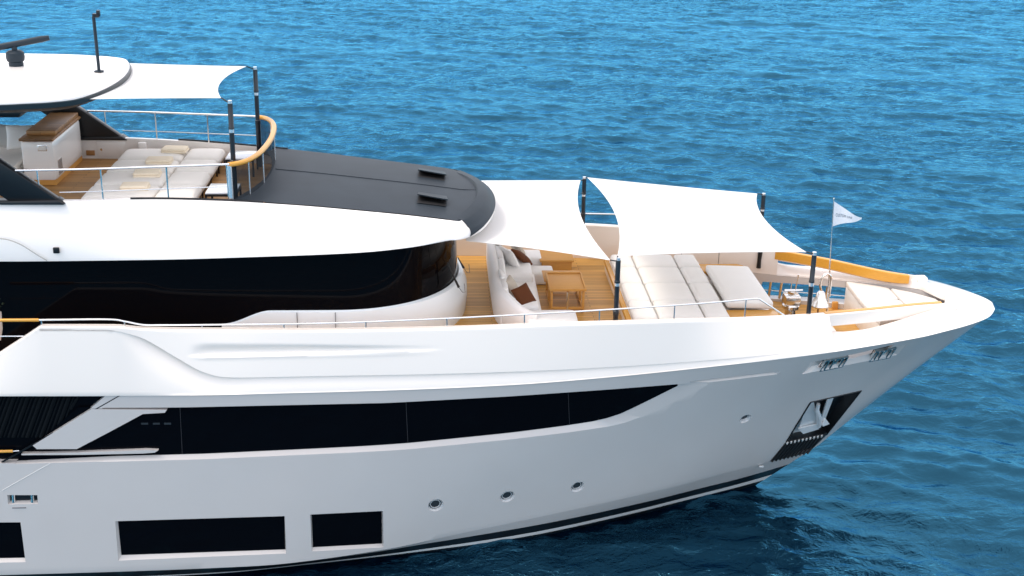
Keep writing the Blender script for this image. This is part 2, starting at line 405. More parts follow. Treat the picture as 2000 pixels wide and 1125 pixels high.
def cutter_strip(top_o, bot_o, top_i, bot_i, depth, n=24, ends=True):
    """solid pocket cutter following the hull: outer outline on the surface, inner outline at depth (pixel outlines)"""
    if ends is True:
        lim = lambda q: resample([q[0]] + [list(p) for p in q[1:]], 400)
        pick = lambda q: [lim(q)[0]]+[lim(q)[int(round(399*lerp(.006, .994, k/(n-3))))] for k in range(n-2)]+[lim(q)[-1]]
        inn = lambda q: [np.array(q[0], float)]+list(resample(q, n-2))+[np.array(q[-1], float)]
        to, bo, ti, bi = pick(top_o), pick(bot_o), inn(top_i), inn(bot_i)
    else: to, bo, ti, bi = (resample(q, n) for q in (top_o, bot_o, top_i, bot_i))
    rows = []
    for k in range(n):
        d = depth
        a, b_, c, d_ = onHull(to[k]), onHull(bo[k]), onHull(ti[k]), onHull(bi[k])
        if (ends is True and k in (0, n-1)) or (ends == 'right' and k == n-1): rows.append([off(a, -.3), off(a, -.001), off(a, .003), off(b_, .003), off(b_, -.001), off(b_, -.3)])
        else: rows.append([off(a, -.3), off(a, -.001), off(c, d), off(d_, d), off(b_, -.001), off(b_, -.3)])
    mb = MB(); mb.grid(rows, True); mb.add(rows[0], [tuple(range(6))]); mb.add(rows[-1], [tuple(range(6))[::-1]])
    return mb.build('cutter', ['hull'], smooth=0)
def patch(name, m, top, bot, depth, parent, n=24, thick=.01, rows_=4):
    tp, bt = resample(top, n), resample(bot, n); f_, k_ = [], []
    for k in range(n):
        col_ = [onHull(lerp(tp[k], bt[k], j/rows_)) for j in range(rows_+1)]
        f_.append([off(q, depth-thick) for q in col_]); k_.append([off(q, depth) for q in col_])
    mb = MB(); mb.grid(f_); mb.grid(k_)
    rim = lambda g: [r[0] for r in g]+g[-1][1:]+[r[-1] for r in g[::-1]][1:]+g[0][::-1][1:-1]
    mb.grid([rim(f_), rim(k_)], True)
    return mb.build(name, m, parent, smooth=30)
def cut(o, cutters):
    for c in cutters:
        md = o.modifiers.new('b', 'BOOLEAN'); md.operation = 'DIFFERENCE'; md.object = c; md.solver = 'EXACT'
        dg = bpy.context.evaluated_depsgraph_get(); me = bpy.data.meshes.new_from_object(o.evaluated_get(dg))
        o.modifiers.clear(); old = o.data; o.data = me; bpy.data.meshes.remove(old); bpy.data.objects.remove(c)
CUT = []
# long main deck window: black band with sloped sill, raked forward end
band_top = [(-70, 772), (228, 772), (232, 773), (186, 797), (345, 796), (760, 787), (1000, 774), (1200, 760), (1338, 749.5)]
bt_top = [(190, 796), (345, 796), (760, 787), (1000, 774), (1200, 760), (1340, 749)]
bt_bi = [(60, 899), (400, 890), (700, 876), (795, 870), (1000, 850), (1111, 836), (1175, 826), (1214, 814), (1250, 797), (1343, 751)]
bt_bo = [(50, 906), (400, 897), (700, 883.5), (795, 878), (1000, 858), (1111, 844.5), (1190, 833), (1234, 822), (1280, 802), (1384, 750)]
def xres(pl, xs): pl = np.array(pl); return [(x, np.interp(x, pl[:, 0], pl[:, 1])) for x in xs]
xs_i = np.linspace(200, 1340, 40)
def colmap(pl, us): 
    d = resample(pl, 200); return [d[int(round(u*199))] for u in us]
# columns share a common parameter: inner x runs 200->1342, outer sill x runs 200->1383
inner_x = list(np.linspace(200, 1175, 26))+list(np.linspace(1190, 1341, 16))
outer_x = list(np.linspace(200, 1190, 26))+list(np.linspace(1206, 1383, 16))
CUT.append(cutter_strip(xres([(190, 796.5)]+bt_top[1:]+[(1384, 746)], outer_x), xres(bt_bo, outer_x), xres(bt_top, inner_x), xres(bt_bi, inner_x), .10, 42, 'right'))
# aft side-deck opening and slanted strut bay
CUT.append(cutter_strip([(-75, 774), (205, 774)], [(-75, 905), (50, 905)], [(-75, 775), (204, 775)], [(-75, 903), (52, 903)], .16, 10, False))
CUT.append(cutter_strip([(150, 798), (215, 798)], [(30, 906), (215, 901)], [(150, 798.5), (216, 798.5)], [(30, 904), (216, 895)], .10, 8, False))
# lower hull windows
lowwin = []
for (o4, i4) in (
        ([(-75, 1021), (40, 1020), (50, 1098), (-75, 1100)], [(-70, 1023), (38, 1022), (48, 1093), (-70, 1095)]),
        ([(225, 1018), (556, 1008), (559, 1081), (231, 1095)], [(229, 1021), (555, 1010), (557, 1077), (236, 1088)]),
        ([(606, 1005), (748, 998), (749, 1069), (609, 1077)], [(609, 1007), (746, 1000), (747, 1066), (612, 1073)])):
    CUT.append(cutter_strip([o4[0], o4[1]], [o4[3], o4[2]], [i4[0], i4[1]], [i4[3], i4[2]], .09, 14)); lowwin.append(i4)
# fairlead slot (a sheared slot right through the bulwark) and shallow hull groove
CUT.append(cutter_strip([(1585, 707), (1770, 673)], [(1566, 731), (1752, 693)], [(1604, 708), (1748, 681)], [(1590, 722), (1734, 692)], .10, 12))
CUT.append(cutter_strip([(1348, 745), (1524, 725.5)], [(1348, 751), (1518, 731)], [(1350, 746), (1520, 727)], [(1350, 749), (1512, 730)], .05, 14))
# anchor pocket
CUT.append(cutter_strip([(1583, 785), (1682, 763)], [(1536, 862), (1616, 846)], [(1586, 788), (1673, 768)], [(1543, 861), (1613, 847)], .22, 8)); CUT[-1].data.polygons.foreach_set('material_index', [1]*len(CUT[-1].data.polygons))
# mooring hawse
CUT.append(cutter_strip([(14, 967), (73, 967)], [(16, 985), (74, 984)], [(17, 969), (70, 969)], [(18, 982), (71, 981)], .10, 6))
ports = []
for p, r in (((851, 987), .155), ((991, 970), .15), ((1128, 951), .145), ((1456, 818), .13)):
    q = onHull(p); nrm = Vector(off(q, -1)-q).normalized(); Mx = nrm.to_track_quat('Z', 'Y').to_matrix()
    mb = MB(); pr = [(r*1.10, .3), (r*1.10, 0.002), (r, -.02), (r*.95, -.07)]
    mb.lathe(pr, q, 28, M=Mx); mb.add([Mx @ Vector((pr[0][0]*math.cos(2*math.pi*k/28), pr[0][0]*math.sin(2*math.pi*k/28), .3))+Vector(q) for k in range(28)], [tuple(range(28))])
    mb.add([Mx @ Vector((pr[-1][0]*math.cos(2*math.pi*k/28), pr[-1][0]*math.sin(2*math.pi*k/28), -.07))+Vector(q) for k in range(28)], [tuple(range(28))])
    CUT.append(mb.build('cutter', ['hull'], smooth=0)); ports.append((q, Mx, r))
# foredeck well
wellp = []
for x in np.linspace(7.55, 11.75, 12): wellp.append((x, Ty(x)-.02-(.0 if x < 9.5 else .0)))
def well_y(x): return max(.05, np.interp(x, [7.5, 8.38, 9.46, 10.86, 11.5, 12.0], [2.42, 2.12, 1.72, 1.12, .8, .3]))
wx_ = [7.55, 8.0, 8.5, 9.0, 9.5, 10, 10.5, 11, 11.5, 11.95]
poly = [(x, -well_y(x)) for x in wx_]+[(x, well_y(x)) for x in wx_[::-1]]
mb = MB(); mb.prism(poly, 4.0, 6.2); CUT.append(mb.build('cutter', ['hull'], smooth=0))
# slot through the wall of the well, both sides
def slot_through(sg, x0, x1, zz, hh):
    mb = MB(); rows = []
    for x in np.linspace(x0, x1, 6):
        z0 = zz(x); ya = well_y(x)-.12; yb = Ky(x)+.4
        rows.append([(x-.0, sg*ya, z0), (x, sg*yb, z0), (x+.12, sg*yb, z0+hh), (x+.12, sg*ya, z0+hh)])
    mb.grid(rows, True); mb.add(rows[0], [(0, 1, 2, 3)]); mb.add(rows[-1], [(0, 1, 2, 3)]); return mb.build('cutter', ['hull'], smooth=0)
CUT.append(slot_through(-1, 8.2, 9.75, lambda x: 4.11+.16*(x-8), .26))
CUT.append(slot_through(1, 7.95, 10.15, lambda x: 4.05+.05*(x-8), .44))
cut(hull, CUT)
hull.data.set_sharp_from_angle(angle=R(22))

# --- hull fittings
win = patch('main_deck_window', ['hullglass'], xres(bt_top, inner_x), xres(bt_bi, inner_x), .095, hull, 42)
for px in (350, 793, 1111):
    mb = MB(); a, b_ = np.interp(px, *np.array(bt_top).T), np.interp(px, *np.array(bt_bi).T)
    f = [off(onHull((px+(y-a)*.05, y)), .082) for y in np.linspace(a+1, b_-1, 6)]
    mb.tube(f, .006, 6).build('mullion', ['mull'], win)
patch('strut_bay_glass', ['hullglass'], [(150, 799), (216, 799)], [(30, 904), (216, 895)], .098, hull, 8)
sw = patch('side_deck_window', ['hullglass'], [(-75, 776), (203, 776)], [(-75, 903), (55, 903)], .15, hull, 10)
mb = MB()
for k in range(20):
    x = -40+k*9
    top = (x+20, 777); bot = (x-10, 860)
    if x > 130: bot = (x+4, 805)
    mb.tube([off(onHull(lerp(np.array(top), np.array(bot), t)), .139) for t in (0, .5, 1)], .018+.012*(k % 3), 6)
mb.build('curtain', ['curtain'], sw)
mb = MB(); mb.tube([off(onHull(p), .05) for p in [(-75, 884.5), (-20, 884.5), (24, 883.5)]], .03, 10); mb.build('wood_rail', ['varnish'], hull)
mb = MB(); mb.tube([off(onHull(p), .05) for p in [(24, 883.5), (36, 882.5)]], .014, 8); mb.build('rail_end', ['steel'], hull)
# slanted light-grey strut across the black glass, flush with the hull
def plate(name, m, outline, d0, d1, parent, n=14):
    t_, b_ = outline; return patch(name, m, t_, b_, d1, parent, n, thick=d1-d0)
plate('slanted_strut', ['hull'], [(187, 798.5), (318, 800.5), (328, 800.5)], [(80, 871), (85, 876), (148, 877)], -.004, .05, hull) if False else None
sp = [(178, 799), (326, 800.5), (322, 806), (279, 808.5), (215, 843), (150, 877), (72, 877), (64, 870)]
mb = MB(); fr = [off(onHull(p), -.004) for p in sp]; bk = [off(onHull(p), .09) for p in sp]
nn = len(sp); mb.add(fr, [(0, 1, 2, 3), (0, 3, 4), (7, 0, 4), (7, 4, 5), (7, 5, 6)]); mb.add(bk, [(3, 2, 1, 0), (4, 3, 0), (4, 0, 7), (5, 4, 7), (6, 5, 7)])
mb.grid([fr, bk], True); mb.build('slanted_strut', ['hull'], hull, smooth=20)
patch('sill_blade', ['hull'], [(42, 886.5), (150, 884), (300, 878.5), (309, 880)], [(42, 889), (150, 888.5), (296, 885.5), (302, 884)], .09, hull, 12, thick=.09, rows_=1)
patch('slot_pillar', ['black'], [(232, 772.5), (236, 772.5)], [(2, 903), (7, 903)], .05, hull, 6, thick=.05, rows_=3)
for px in (281, 304, 326):  # small dim plates drawn as blurred glints in the black glass
    q = off(onHull((px, 831)), .078); MB().box(q-np.array([.07, .004, .02]), q+np.array([.07, .004, .02])).build('glint_plate', ['screen'], win)
for i4 in lowwin:
    patch('hull_window', ['hullglass'], [i4[0], i4[1]], [i4[3], i4[2]], .085, hull, 12)
for q, Mx, r in ports:
    f = MB().lathe([(r*1.0, -.010), (r*.95, -.014), (r*.92, -.04), (r*.90, -.06)], q, 28, M=Mx).build('porthole', ['galv'], hull)
    MB().lathe([(r*.92, -.060), (r*.5, -.058), (.001, -.057)], q, 28, M=Mx).build('pane', ['screen'], f)
    MB().lathe([(r*.74, -.058), (r*.72, -.042), (r*.66, -.042), (r*.64, -.058)], q, 28, M=Mx).build('inner_ring', ['galv'], f)
for px in (25, 62):
    MB().tube([off(onHull((px+.5, 983)), .05), off(onHull((px-.5, 968)), .05)], .035, 10).build('mooring_roller', ['chrome'], hull)
patch('hawse_back', ['black'], [(17, 969), (70, 969)], [(18, 982), (71, 981)], .098, hull, 4)
mb = MB(); mb.tube([off(onHull((24, 992)), .0), off(onHull((51, 991.5)), .0)], .012, 6); mb.build('drain_slot', ['line'], hull)
mb = MB(); mb.tube([off(onHull(p), -.001) for p in [(4, 958), (50, 932), (98, 905)]], .007, 6); mb.build('panel_seam', ['stripe'], hull)
# fairleads: polished parallelogram frames with dark throats, rollers and crossed bars
def sl(px, k, d):                                                # k 0 bottom .. 1 top of the sheared slot at pixel column px
    y0 = np.interp(px, [1566, 1752], [728, 692]); y1 = np.interp(px, [1585, 1770], [707, 673])
    return off(onHull((px+k*13, lerp(y0+4.5, y1+1, k))), d)
for (a, b_) in ((1600, 1645), (1697, 1738)):
    ring = lambda m, d: [sl(a+m, .0+m*.04, d), sl(b_-m, .0+m*.04, d), sl(b_-m, 1-m*.04, d), sl(a+m, 1-m*.04, d)]
    fo = MB().grid([ring(0, .06), ring(0, -.006), ring(2.2, -.006), ring(2.6, .09)], True).build('fairlead', ['chrome'], hull, smooth=20)
    MB().add(ring(1, .088), [(0, 1, 2, 3)]).build('throat', ['black'], fo, smooth=0)
    m_ = (a+b_)/2-4
    for px in (a+9, m_+1, b_-8): MB().tube([sl(px, .06, .02), sl(px, .94, .02)], .030, 10).build('roller', ['chrome'], fo)
    MB().tube([sl(m_+4, .08, .05), sl(b_-10, .92, .05)], .016, 8).build('cross_bar', ['chrome'], fo)
    MB().tube([sl(m_+4, .92, .055), sl(b_-10, .08, .055)], .016, 8).build('cross_bar', ['chrome'], fo)
# bow anchor pocket lining and ribbed chafe plate
patch('anchor_pocket_lining', ['galv'], [(1562, 830), (1610, 820)], [(1542, 861), (1612, 847)], .20, hull, 6)
patch('anchor_pocket_back', ['black'], [(1586, 788), (1674, 768)], [(1562, 830), (1614, 822)], .205, hull, 6)
mb = MB()
for (p, q) in (((1583, 785.5), (1682, 763)), ((1583, 785.5), (1536, 862)), ((1682, 763), (1614, 849))):
    mb.tube([off(onHull(lerp(np.array(p), np.array(q), t)), .0) for t in (0, .33, .66, 1)], .022, 8)
mb.build('pocket_frame', ['black'], hull)
chafe = patch('chafe_plate', ['rubber'], [(1536, 862), (1617, 846)], [(1504, 901), (1578, 884)], .01, hull, 12, thick=.02)
for k in range(10):
    t = k/9; a = lerp(np.array((1537, 864)), np.array((1604, 850.5)), t); b_ = lerp(np.array((1507, 901)), np.array((1576, 886)), t)
    MB().tube([off(onHull(lerp(a, b_, q)), -.015) for q in (0, .33, .66, 1)], .022, 8).build('chafe_rib', ['rubber'], chafe)
    MB().tube([off(onHull(a+np.array([.3, -1.5])), -.02), off(onHull(a+np.array([-.8, 1.2])), -.02)], .024, 8).build('rib_tip', ['stripe'], chafe)
mb = MB(); q = onHull((1487, 911)); mb.box(q-np.array([.05, .02, .015]), q+np.array([.05, .01, .02]))
mb.build('bow_light', ['stripe'], hull)

# ------------------------------------------------------------------ white bulwark above the hull knuckle
Cz2 = interp([-12, -7.2, -6.55, -6.0, -5.2, -4.75, -4.35, -3.9, -1.65, 1.46, 5.79, 8.4], [5.0, 5.74, 5.735, 5.60, 5.13, 4.86, 4.74, 4.715, 4.71, 4.70, 4.73, 4.80])
def Tz_(x): return Tz(x) if x > -7.82 else 5.78+.67*(x+7.82)
IN = .085
def bul_pt(x, v, lower):
    K0, T0 = (Ky(x)+.035, Kz(x)), (Ty(x)+IN, Tz_(x))
    zc = min(max(Cz2(x), K0[1]+.02), T0[1]-.02)
    if x < -7.2: zc = T0[1]-.02
    zl = min(max(float(np.interp(x, [-5, 0], [5.17, 5.20])), zc+.05), T0[1]-.06)
    if lower: z = lerp(K0[1], zc, v)
    elif v < .4: z = lerp(zc, zl-.012, v/.4)
    elif v < .5: z = lerp(zl-.012, zl+.012, (v-.4)/.1)
    else: z = lerp(zl+.012, T0[1], (v-.5)/.5)
    y = lerp(K0[0], T0[0], ((z-K0[1])/(T0[1]-K0[1]))**1.15)
    if lower:
        d = (zc-z)*.85
        y -= lerp(.17, .075, sstep(-5.0, -3.6, x))*math.exp(-d/lerp(.24, .16, sstep(-5.0, -3.6, x)))*sstep(-6.5, -5.5, x)*(1-sstep(3.5, 8.0, x))
    else:
        zh = zl+np.interp(x, [-4.9, 0], [.2, .03])
        g = .07*sstep(-5.0, -4.5, x)*(1-sstep(-3.4, .1, x))
        y -= g*(1 if z > zl+.010 else 0 if z < zl-.010 else .5)*(1-sstep(zl+.05, zh+.06, z))
        y += .014*sstep(zl-.11, zl-.02, z)*(1 if z < zl+.005 else 0)*sstep(-5, -4.6, x)*(1-sstep(-1, .1, x))
    return y, z
XB = list(np.linspace(-9.9, -7.9, 12))+list(np.linspace(-7.82, -4, 70))+list(np.linspace(-3.93, 8.38, 110))
def bulwark(sg):
    mb = MB(); rows = []
    for x in XB:
        r = [(x, sg*(Ky(x)-.05), Kz(x)-.012), (x, sg*(Ky(x)+.03), Kz(x)-.012)]
        for k in range(17): y, z = bul_pt(x, k/16, True); r.append((x, sg*y, z-(.004 if k == 16 else 0)))
        for k in range(31): y, z = bul_pt(x, [q/30 for q in range(12)][k] if k < 12 else .4+.1*(k-11)/2 if k < 14 else .5+.5*(k-13)/17, False); r.append((x, sg*y, z))
        t, z = Ty(x), Tz_(x)
        r += [(x, sg*(t+IN-.02), z+.022), (x, sg*(t-IN+.02), z+.022), (x, sg*(t-IN), z), (x, sg*(t-IN), 4.40 if x < 7.5 else 4.7)]
        rows.append(r)
    mb.grid(rows); mb.add(rows[-1], [tuple(range(len(rows[-1])))]); mb.add(rows[0], [tuple(range(len(rows[0])))])
    return mb.build('bulwark', ['white'], yacht, smooth=38)
for sg in (-1, 1): bulwark(sg)
# forward shoulder and bow plate
Iy = interp([8.38, 8.81, 9.38, 9.96, 10.7, 11.3, 11.44, 11.68, 11.86, 11.92, 13], [2.33, 2.2, 2.0, 1.72, 1.36, 1.06, .96, .42, .04, 0, 0])
Iz = interp([8.38, 8.8, 9.4, 10.1, 10.9, 11.4, 12, 12.5, 12.8, 13], [4.97, 4.90, 4.885, 4.92, 4.99, 5.03, 5.0, 4.9, 4.82, 4.73])
xs_ = list(np.linspace(8.38, 11.4, 40))+list(np.linspace(11.44, 13.0, 50))
mb = MB()
for sg in (-1, 1):
    rows = []
    for x in xs_:
        K0, I0 = (Ky(x)+.035*min(1, (13.001-x)*4), Kz(x)), (Iy(x), Iz(x)); r = [(x, sg*max(0, K0[0]-.08), K0[1]-.012), (x, sg*max(0, K0[0]-.005), K0[1]-.012)]
        for k in range(13):
            t = k/12; r.append((x, sg*lerp(K0[0], I0[0], t), lerp(K0[1], I0[1], t)+.03*math.sin(math.pi*t)))
        r.append((x, sg*I0[0]*.97, I0[1]-.02)); r.append((x, sg*max(0, min(well_y(min(x, 11.95))-.01, I0[0])) if x < 11.95 else 0, Kz(x)-.02))
        rows.append(r)
    mb.grid(rows)
mb.build('bow_shoulder', ['white'], yacht, smooth=40)
# bridging rail beams with varnished wood
for sg in (-1, 1):
    mb = MB(); wd = MB(); r1 = []; r2 = []
    for x in np.linspace(8.3, 11.62, 30):
        t, z = Ty(x), Tz(x)-.0; h = .25*(1-.25*sstep(10.8, 11.6, x)); 
        r1.append([(x, sg*(t+IN), z-h), (x, sg*(t+IN), z+.005), (x, sg*(t+IN-.025), z+.022), (x, sg*(t+.03), z+.022), (x, sg*(t+.03), z-h)])
        if x < 11.35 if sg > 0 else x < 11.5: r2.append([(x, sg*(t+.027), z-h-.01), (x, sg*(t+.027), z+.034), (x, sg*(t-IN), z+.034), (x, sg*(t-IN-.015), z+.02), (x, sg*(t-IN-.015), z-h*.8)])
    mb.grid(r1, True); mb.add(r1[0], [tuple(range(5))]); mb.add(r1[-1], [tuple(range(5))[::-1]])
    b_ = mb.build('rail_beam', ['white'], yacht, smooth=30)
    wd.grid(r2, True); wd.add(r2[0], [tuple(range(5))]); wd.add(r2[-1], [tuple(range(5))[::-1]]); wd.build('wood_cap', ['varnish'], b_, smooth=30)
    MB().rbox((11.60, sg*.96, 5.0), (.26, .24, .13), .03, 5).build('rail_end_block', ['white'], yacht)
# port and starboard fairlead posts inside the well, slot rails
for sg in (1,):
    for x in (8.25, 8.5, 9.55): MB().tube([(x, sg*(well_y(x)+.06), 4.0), (x+.03, sg*(well_y(x)+.06), 4.52)], .035, 10).build('fairlead_post', ['chrome'], yacht)
    for x in (8.05, 8.75): MB().tube([(x, sg*(well_y(x)+.1), 4.05), (x+.02, sg*(well_y(x)+.1), 4.52)], .014, 8).build('slot_stay', ['steel'], yacht)
    MB().tube([(x, sg*(well_y(x)+.2), 4.2+.05*(x-8)) for x in np.linspace(8.0, 10.1, 8)], .016, 8).build('slot_rail', ['steel'], yacht)
    for x in (8.1, 8.62, 9.75): MB().box((x-.07, sg*(well_y(x)-.05)-.05, 4.0), (x+.07, sg*(well_y(x)-.05)+.04, 4.2)).build('chock', ['teakfurn'], yacht, bevel=.012)
# decks
mb = MB(); xs_ = np.linspace(-10.5, 7.56, 40)
mb.grid([[(x, -(Ty(x)-IN+.01), 4.75), (x, Ty(x)-IN+.01, 4.75)] for x in xs_]); mb.add([(7.56, -2.4, 4.75), (7.56, 2.4, 4.75), (7.56, 2.4, 4.0), (7.56, -2.4, 4.0)], [(0, 1, 2, 3)])
mb.build('main_deck', ['teak'], yacht)
MB().prism([(x, -well_y(x)-.05) for x in wx_]+[(x, well_y(x)+.05) for x in wx_[::-1]], 3.9, 4.006).build('well_deck', ['teak'], yacht)
# panel seams and hose on the inner face of the port bulwark
for x in (5.2, 6.1, 7.0):
    y = Ty(x)-IN-.003; MB().box((x-.006, y-.004, 4.78), (x+.006, y+.004, Tz(x)-.12)).build('panel_seam', ['line'], yacht)
MB().tube([(7.94, Ty(7.94)-IN-.03, 4.85), (7.94, Ty(7.94)-IN-.03, 5.05), (7.95, Ty(7.95)-IN-.03, 5.28)], [.06, .05, .06], 12).build('pole_socket', ['black'], yacht)

# ------------------------------------------------------------------ bulwark hand rail
def T3(px, y_off=0.0, up=0.0):                                  # a pixel column on the cap centreline
    lo, hi = -12., 9.
    for _ in range(40):
        mid = (lo+hi)/2; v = RC @ (np.array([mid, -(Ty(mid)), Tz_(mid)])-CAM); u = PP[0]+FPX*v[0]/v[2]
        if u < px: lo = mid
        else: hi = mid
    return (lo+hi)/2
def rail_at(px, py):
    x = T3(px); y = -(Ty(x)); q = onY((px, py), y); return Vector(q)
rp = [(75, 625), (120, 624.5), (215, 624), (245, 628), (280, 634.5), (320, 635), (395, 634.5), (640, 631), (880, 621.5), (1080, 611), (1200, 604), (1320, 596), (1400, 590), (1465, 584), (1482, 583.5)]
pts = [rail_at(*p) for p in rp]
for sg in (-1, 1):
    q = [Vector((p.x, p.y*-sg, p.z)) for p in smoothline(pts, 5)]
    xe = 7.35; q.append(Vector((xe, sg*Ty(xe), Tz(xe)+.02)))
    rl = MB().tube(q, .018, 10).build('hand_rail', ['steel'], yacht)
    for px in (82, 244, 395, 555, 715, 873, 1024, 1170, 1316, 1454):
        x = T3(px); top = min(q, key=lambda v: abs(v.x-x))
        MB().tube([(x, sg*Ty(x), Tz_(x)), (x, sg*Ty(x), top.z)], .014, 8).build('stanchion', ['chrome'], rl)
pw = [onY((-60, 626), -3.9), onY((0, 625.5), -3.9), onY((76, 625), -3.9)]
MB().tube(pw, .032, 10).build('wood_hand_rail', ['varnish'], yacht)
MB().tube([onY((-60, 657), -3.9), onY((46, 656.5), -3.9)], .012, 8).build('lower_rail', ['steel'], yacht)

# ------------------------------------------------------------------ deckhouse: black wrap-round glass on a white base
def house_plan(n, grow=0.0):
    A, B, E = 2.6+grow, 2.65+grow, 2.1; out = []
    for k in range(n+1):
        th = math.pi/2*k/n; c, s_ = max(0, math.cos(th)), math.sin(th)
        out.append((-2.2+A*s_**(2/E), -B*c**(2/E)))
    return [(-12, -B), (-9, -B), (-7, -B), (-5.5, -B), (-4.5, -B), (-3.6, -B), (-2.9, -B)]+out
def mirror(pl): return pl+[(x, -y) for x, y in pl[::-1][1:]]
pl = mirror(house_plan(22))
gz = [4.75, 5.2, 5.6, 6.0, 6.5, 7.3]
mb = MB(); mb.grid([[(x*(1)-.04*(z-5.6)*(1 if x > -2 else 0), y*(1-.02*(z-5.6)), z) for x, y in pl] for z in gz])
hs = mb.build('deckhouse_glass', ['glass'], yacht, smooth=60)
for k in range(len(pl)):
    pass
# vertical joints of the glass near the front corner
for x, y in ((-.9, None), (.12, None)):
    pass
def base_sec(x, y, i, n):
    r = math.hypot(x+2.2, y); dx, dy = ((x+2.2)/max(r, .01), y/max(r, .01)) if x > -2.2 else (0, math.copysign(1, y))
    fl = sstep(-1.6, .3, x)*.16
    zt = 5.63
    if x < -3.55: zt = lerp(5.34, 5.63, sstep(-4.5, -3.5, x))
    f = lambda o, z: (x+dx*o, y+dy*o, z)
    return [f(.0, zt-.02), f(.03, zt), f(.07+fl*.3, zt-.03), f(.08+fl*.8, zt-.3), f(.06+fl, zt-.55), f(.04+fl*.9, 4.74)]
bp = [(-4.6+.08*k, -2.65) for k in range(30)]+[q for q in house_plan(26) if q[0] > -2.2]
rows = [base_sec(x, y, 0, 0) for x, y in mirror(bp)]
for r in (rows[0], rows[-1]):
    for k in range(len(r)): r[k] = (r[k][0], r[k][1], min(r[k][2], 4.85))
MB().grid(rows).build('deckhouse_base', ['basewhite'], yacht, smooth=40)
hb = [o for o in col.objects if o.name == 'deckhouse_base'][0]
for px in (580, 655):
    x = onY((px, 615), -2.74)[0]; MB().box((x-.006, -2.75, 4.8), (x+.006, -2.735, 5.6)).build('panel_seam', ['line'], hb)
# wipers on the front glass
for (a, e, sp_) in (((868, 513), (887, 561), -1.35), ((889, 503), (897, 523), -.1)):
    A, E_ = Vector(onY(a, sp_-.1)), Vector(onY(e, sp_)); A.x += .06; E_.x += .1
    wp = MB().tube([A, A.lerp(E_, .5), E_], [.012, .016, .03], 8).build('wiper', ['rubber'], hs)
    MB().tube([E_, E_+Vector((.08, -.05, -.1)), E_+Vector((.14, 0, -.12)), E_+Vector((.12, .1, .05))], .006, 6).build('washer_hose', ['line'], wp)
# interior glints: dark helm partitions a little behind the glass are left to the reflections

# ------------------------------------------------------------------ brow (upper deck overhang) and dark roof
gxs = [-12, -9, -7.3, -6.05, -4.2, -2.7, -1.7, -.63, .6]
Gy = interp(gxs, [2.9, 2.82, 2.75, 2.57, 2.36, 2.25, 2.19, 2.15, 2.13]); Gz = interp(gxs, [8.03, 8.02, 8.0, 7.98, 7.88, 7.75, 7.64, 7.52, 7.36])
lxs = [-12, -8.7, -5.7, -3.7, -1.6, -.6, .2]
Ly = interp(lxs, [3.12, 3.1, 3.1, 3.05, 2.93, 2.78, 2.5]); Lz = interp(lxs, [6.85, 6.85, 6.88, 6.92, 6.97, 7.03, 7.09])
side = [(-12+12.4*(1-(1-k/34)**1.3)) for k in range(35)]         # G side x
lside = [(-12+12.2*(1-(1-k/34)**1.3)) for k in range(35)]
G, Lw = [], []
for a, b_ in zip(side, lside): G.append((a, -Gy(a), Gz(a))); Lw.append((b_, -Ly(b_), Lz(b_)))
NA = 14
for k in range(1, NA+1):
    e = 1-k/NA; yg = -2.13*e; G.append((.4+.6*(1-e**2.2), yg, 7.38-.0*e+.05*(1-e*e)))
    yl = -2.5*math.sin(math.pi/2*e); Lw.append((.2+.97*math.cos(math.pi/2*e), yl, 7.09-.03*(1-e)))
def mirror3(p): return p+[(x, -y, z) for x, y, z in p[::-1][1:]]
Gf, Lf = mirror3(G), mirror3(Lw); nG = len(Gf)
rows = []
for t in [0, .04, .1, .2, .3, .4, .5, .6, .7, .8, .88, .94, .98, 1]:
    row = []
    for i in range(nG):
        g, l = Vector(Gf[i]), Vector(Lf[i]); p = g.lerp(l, t); out = (l-g); out.z = 0
        fr = sstep(30, 40, min(i, nG-1-i))
        bul = .10+.06*fr
        o = Vector((0, math.copysign(1, g.y) if abs(g.y) > .01 else 0, 0)) if min(i, nG-1-i) < 34 else Vector((.9, g.y*.3, 0)).normalized()
        p += o*bul*math.sin(math.pi*t)**.8*(.6 if t < .5 else .8)
        row.append(p)
    rows.append(row)
mb = MB(); mb.grid(rows)
mb.grid([[rows[-1][i], rows[-1][nG-1-i]] for i in range(nG//2+1)])          # soffit
# inner coaming of the open upper deck
ci = [i for i in range(nG//2+1) if Gf[i][0] < -3.7]
for sg in (-1, 1):
    mb.grid([[(Gf[i][0], sg*-Gf[i][1], Gf[i][2]), (Gf[i][0], sg*(-Gf[i][1]-.11), Gf[i][2]+.003), (Gf[i][0], sg*(-Gf[i][1]-.12), 7.4)] for i in ci])
brow = mb.build('upper_deck_brow', ['brow'], yacht, smooth=50)
# thin black gunwale strip
for sg in (-1, 1):
    MB().tube([(x, sg*(Gy(x)-.03), Gz(x)+.012) for x in np.linspace(-6.2, -3.6, 14)], .026, 8).build('gunwale_strip', ['black'], brow)
# scoop at the aft end of the starboard brow and its small black light
q = onY((110, 489), -3.13); MB().rbox(Vector(q), (.12, .05, .12), .012, 4).build('side_light', ['black'], brow)
MB().tube(smoothline([onY(p, -3.165) for p in [(-60, 464), (0, 466), (22, 470), (45, 480), (70, 496), (92, 509)]], 6), .012, 8).build('scoop_edge', ['grey'], brow)  # grey tone of this line paints the shading along the scoop
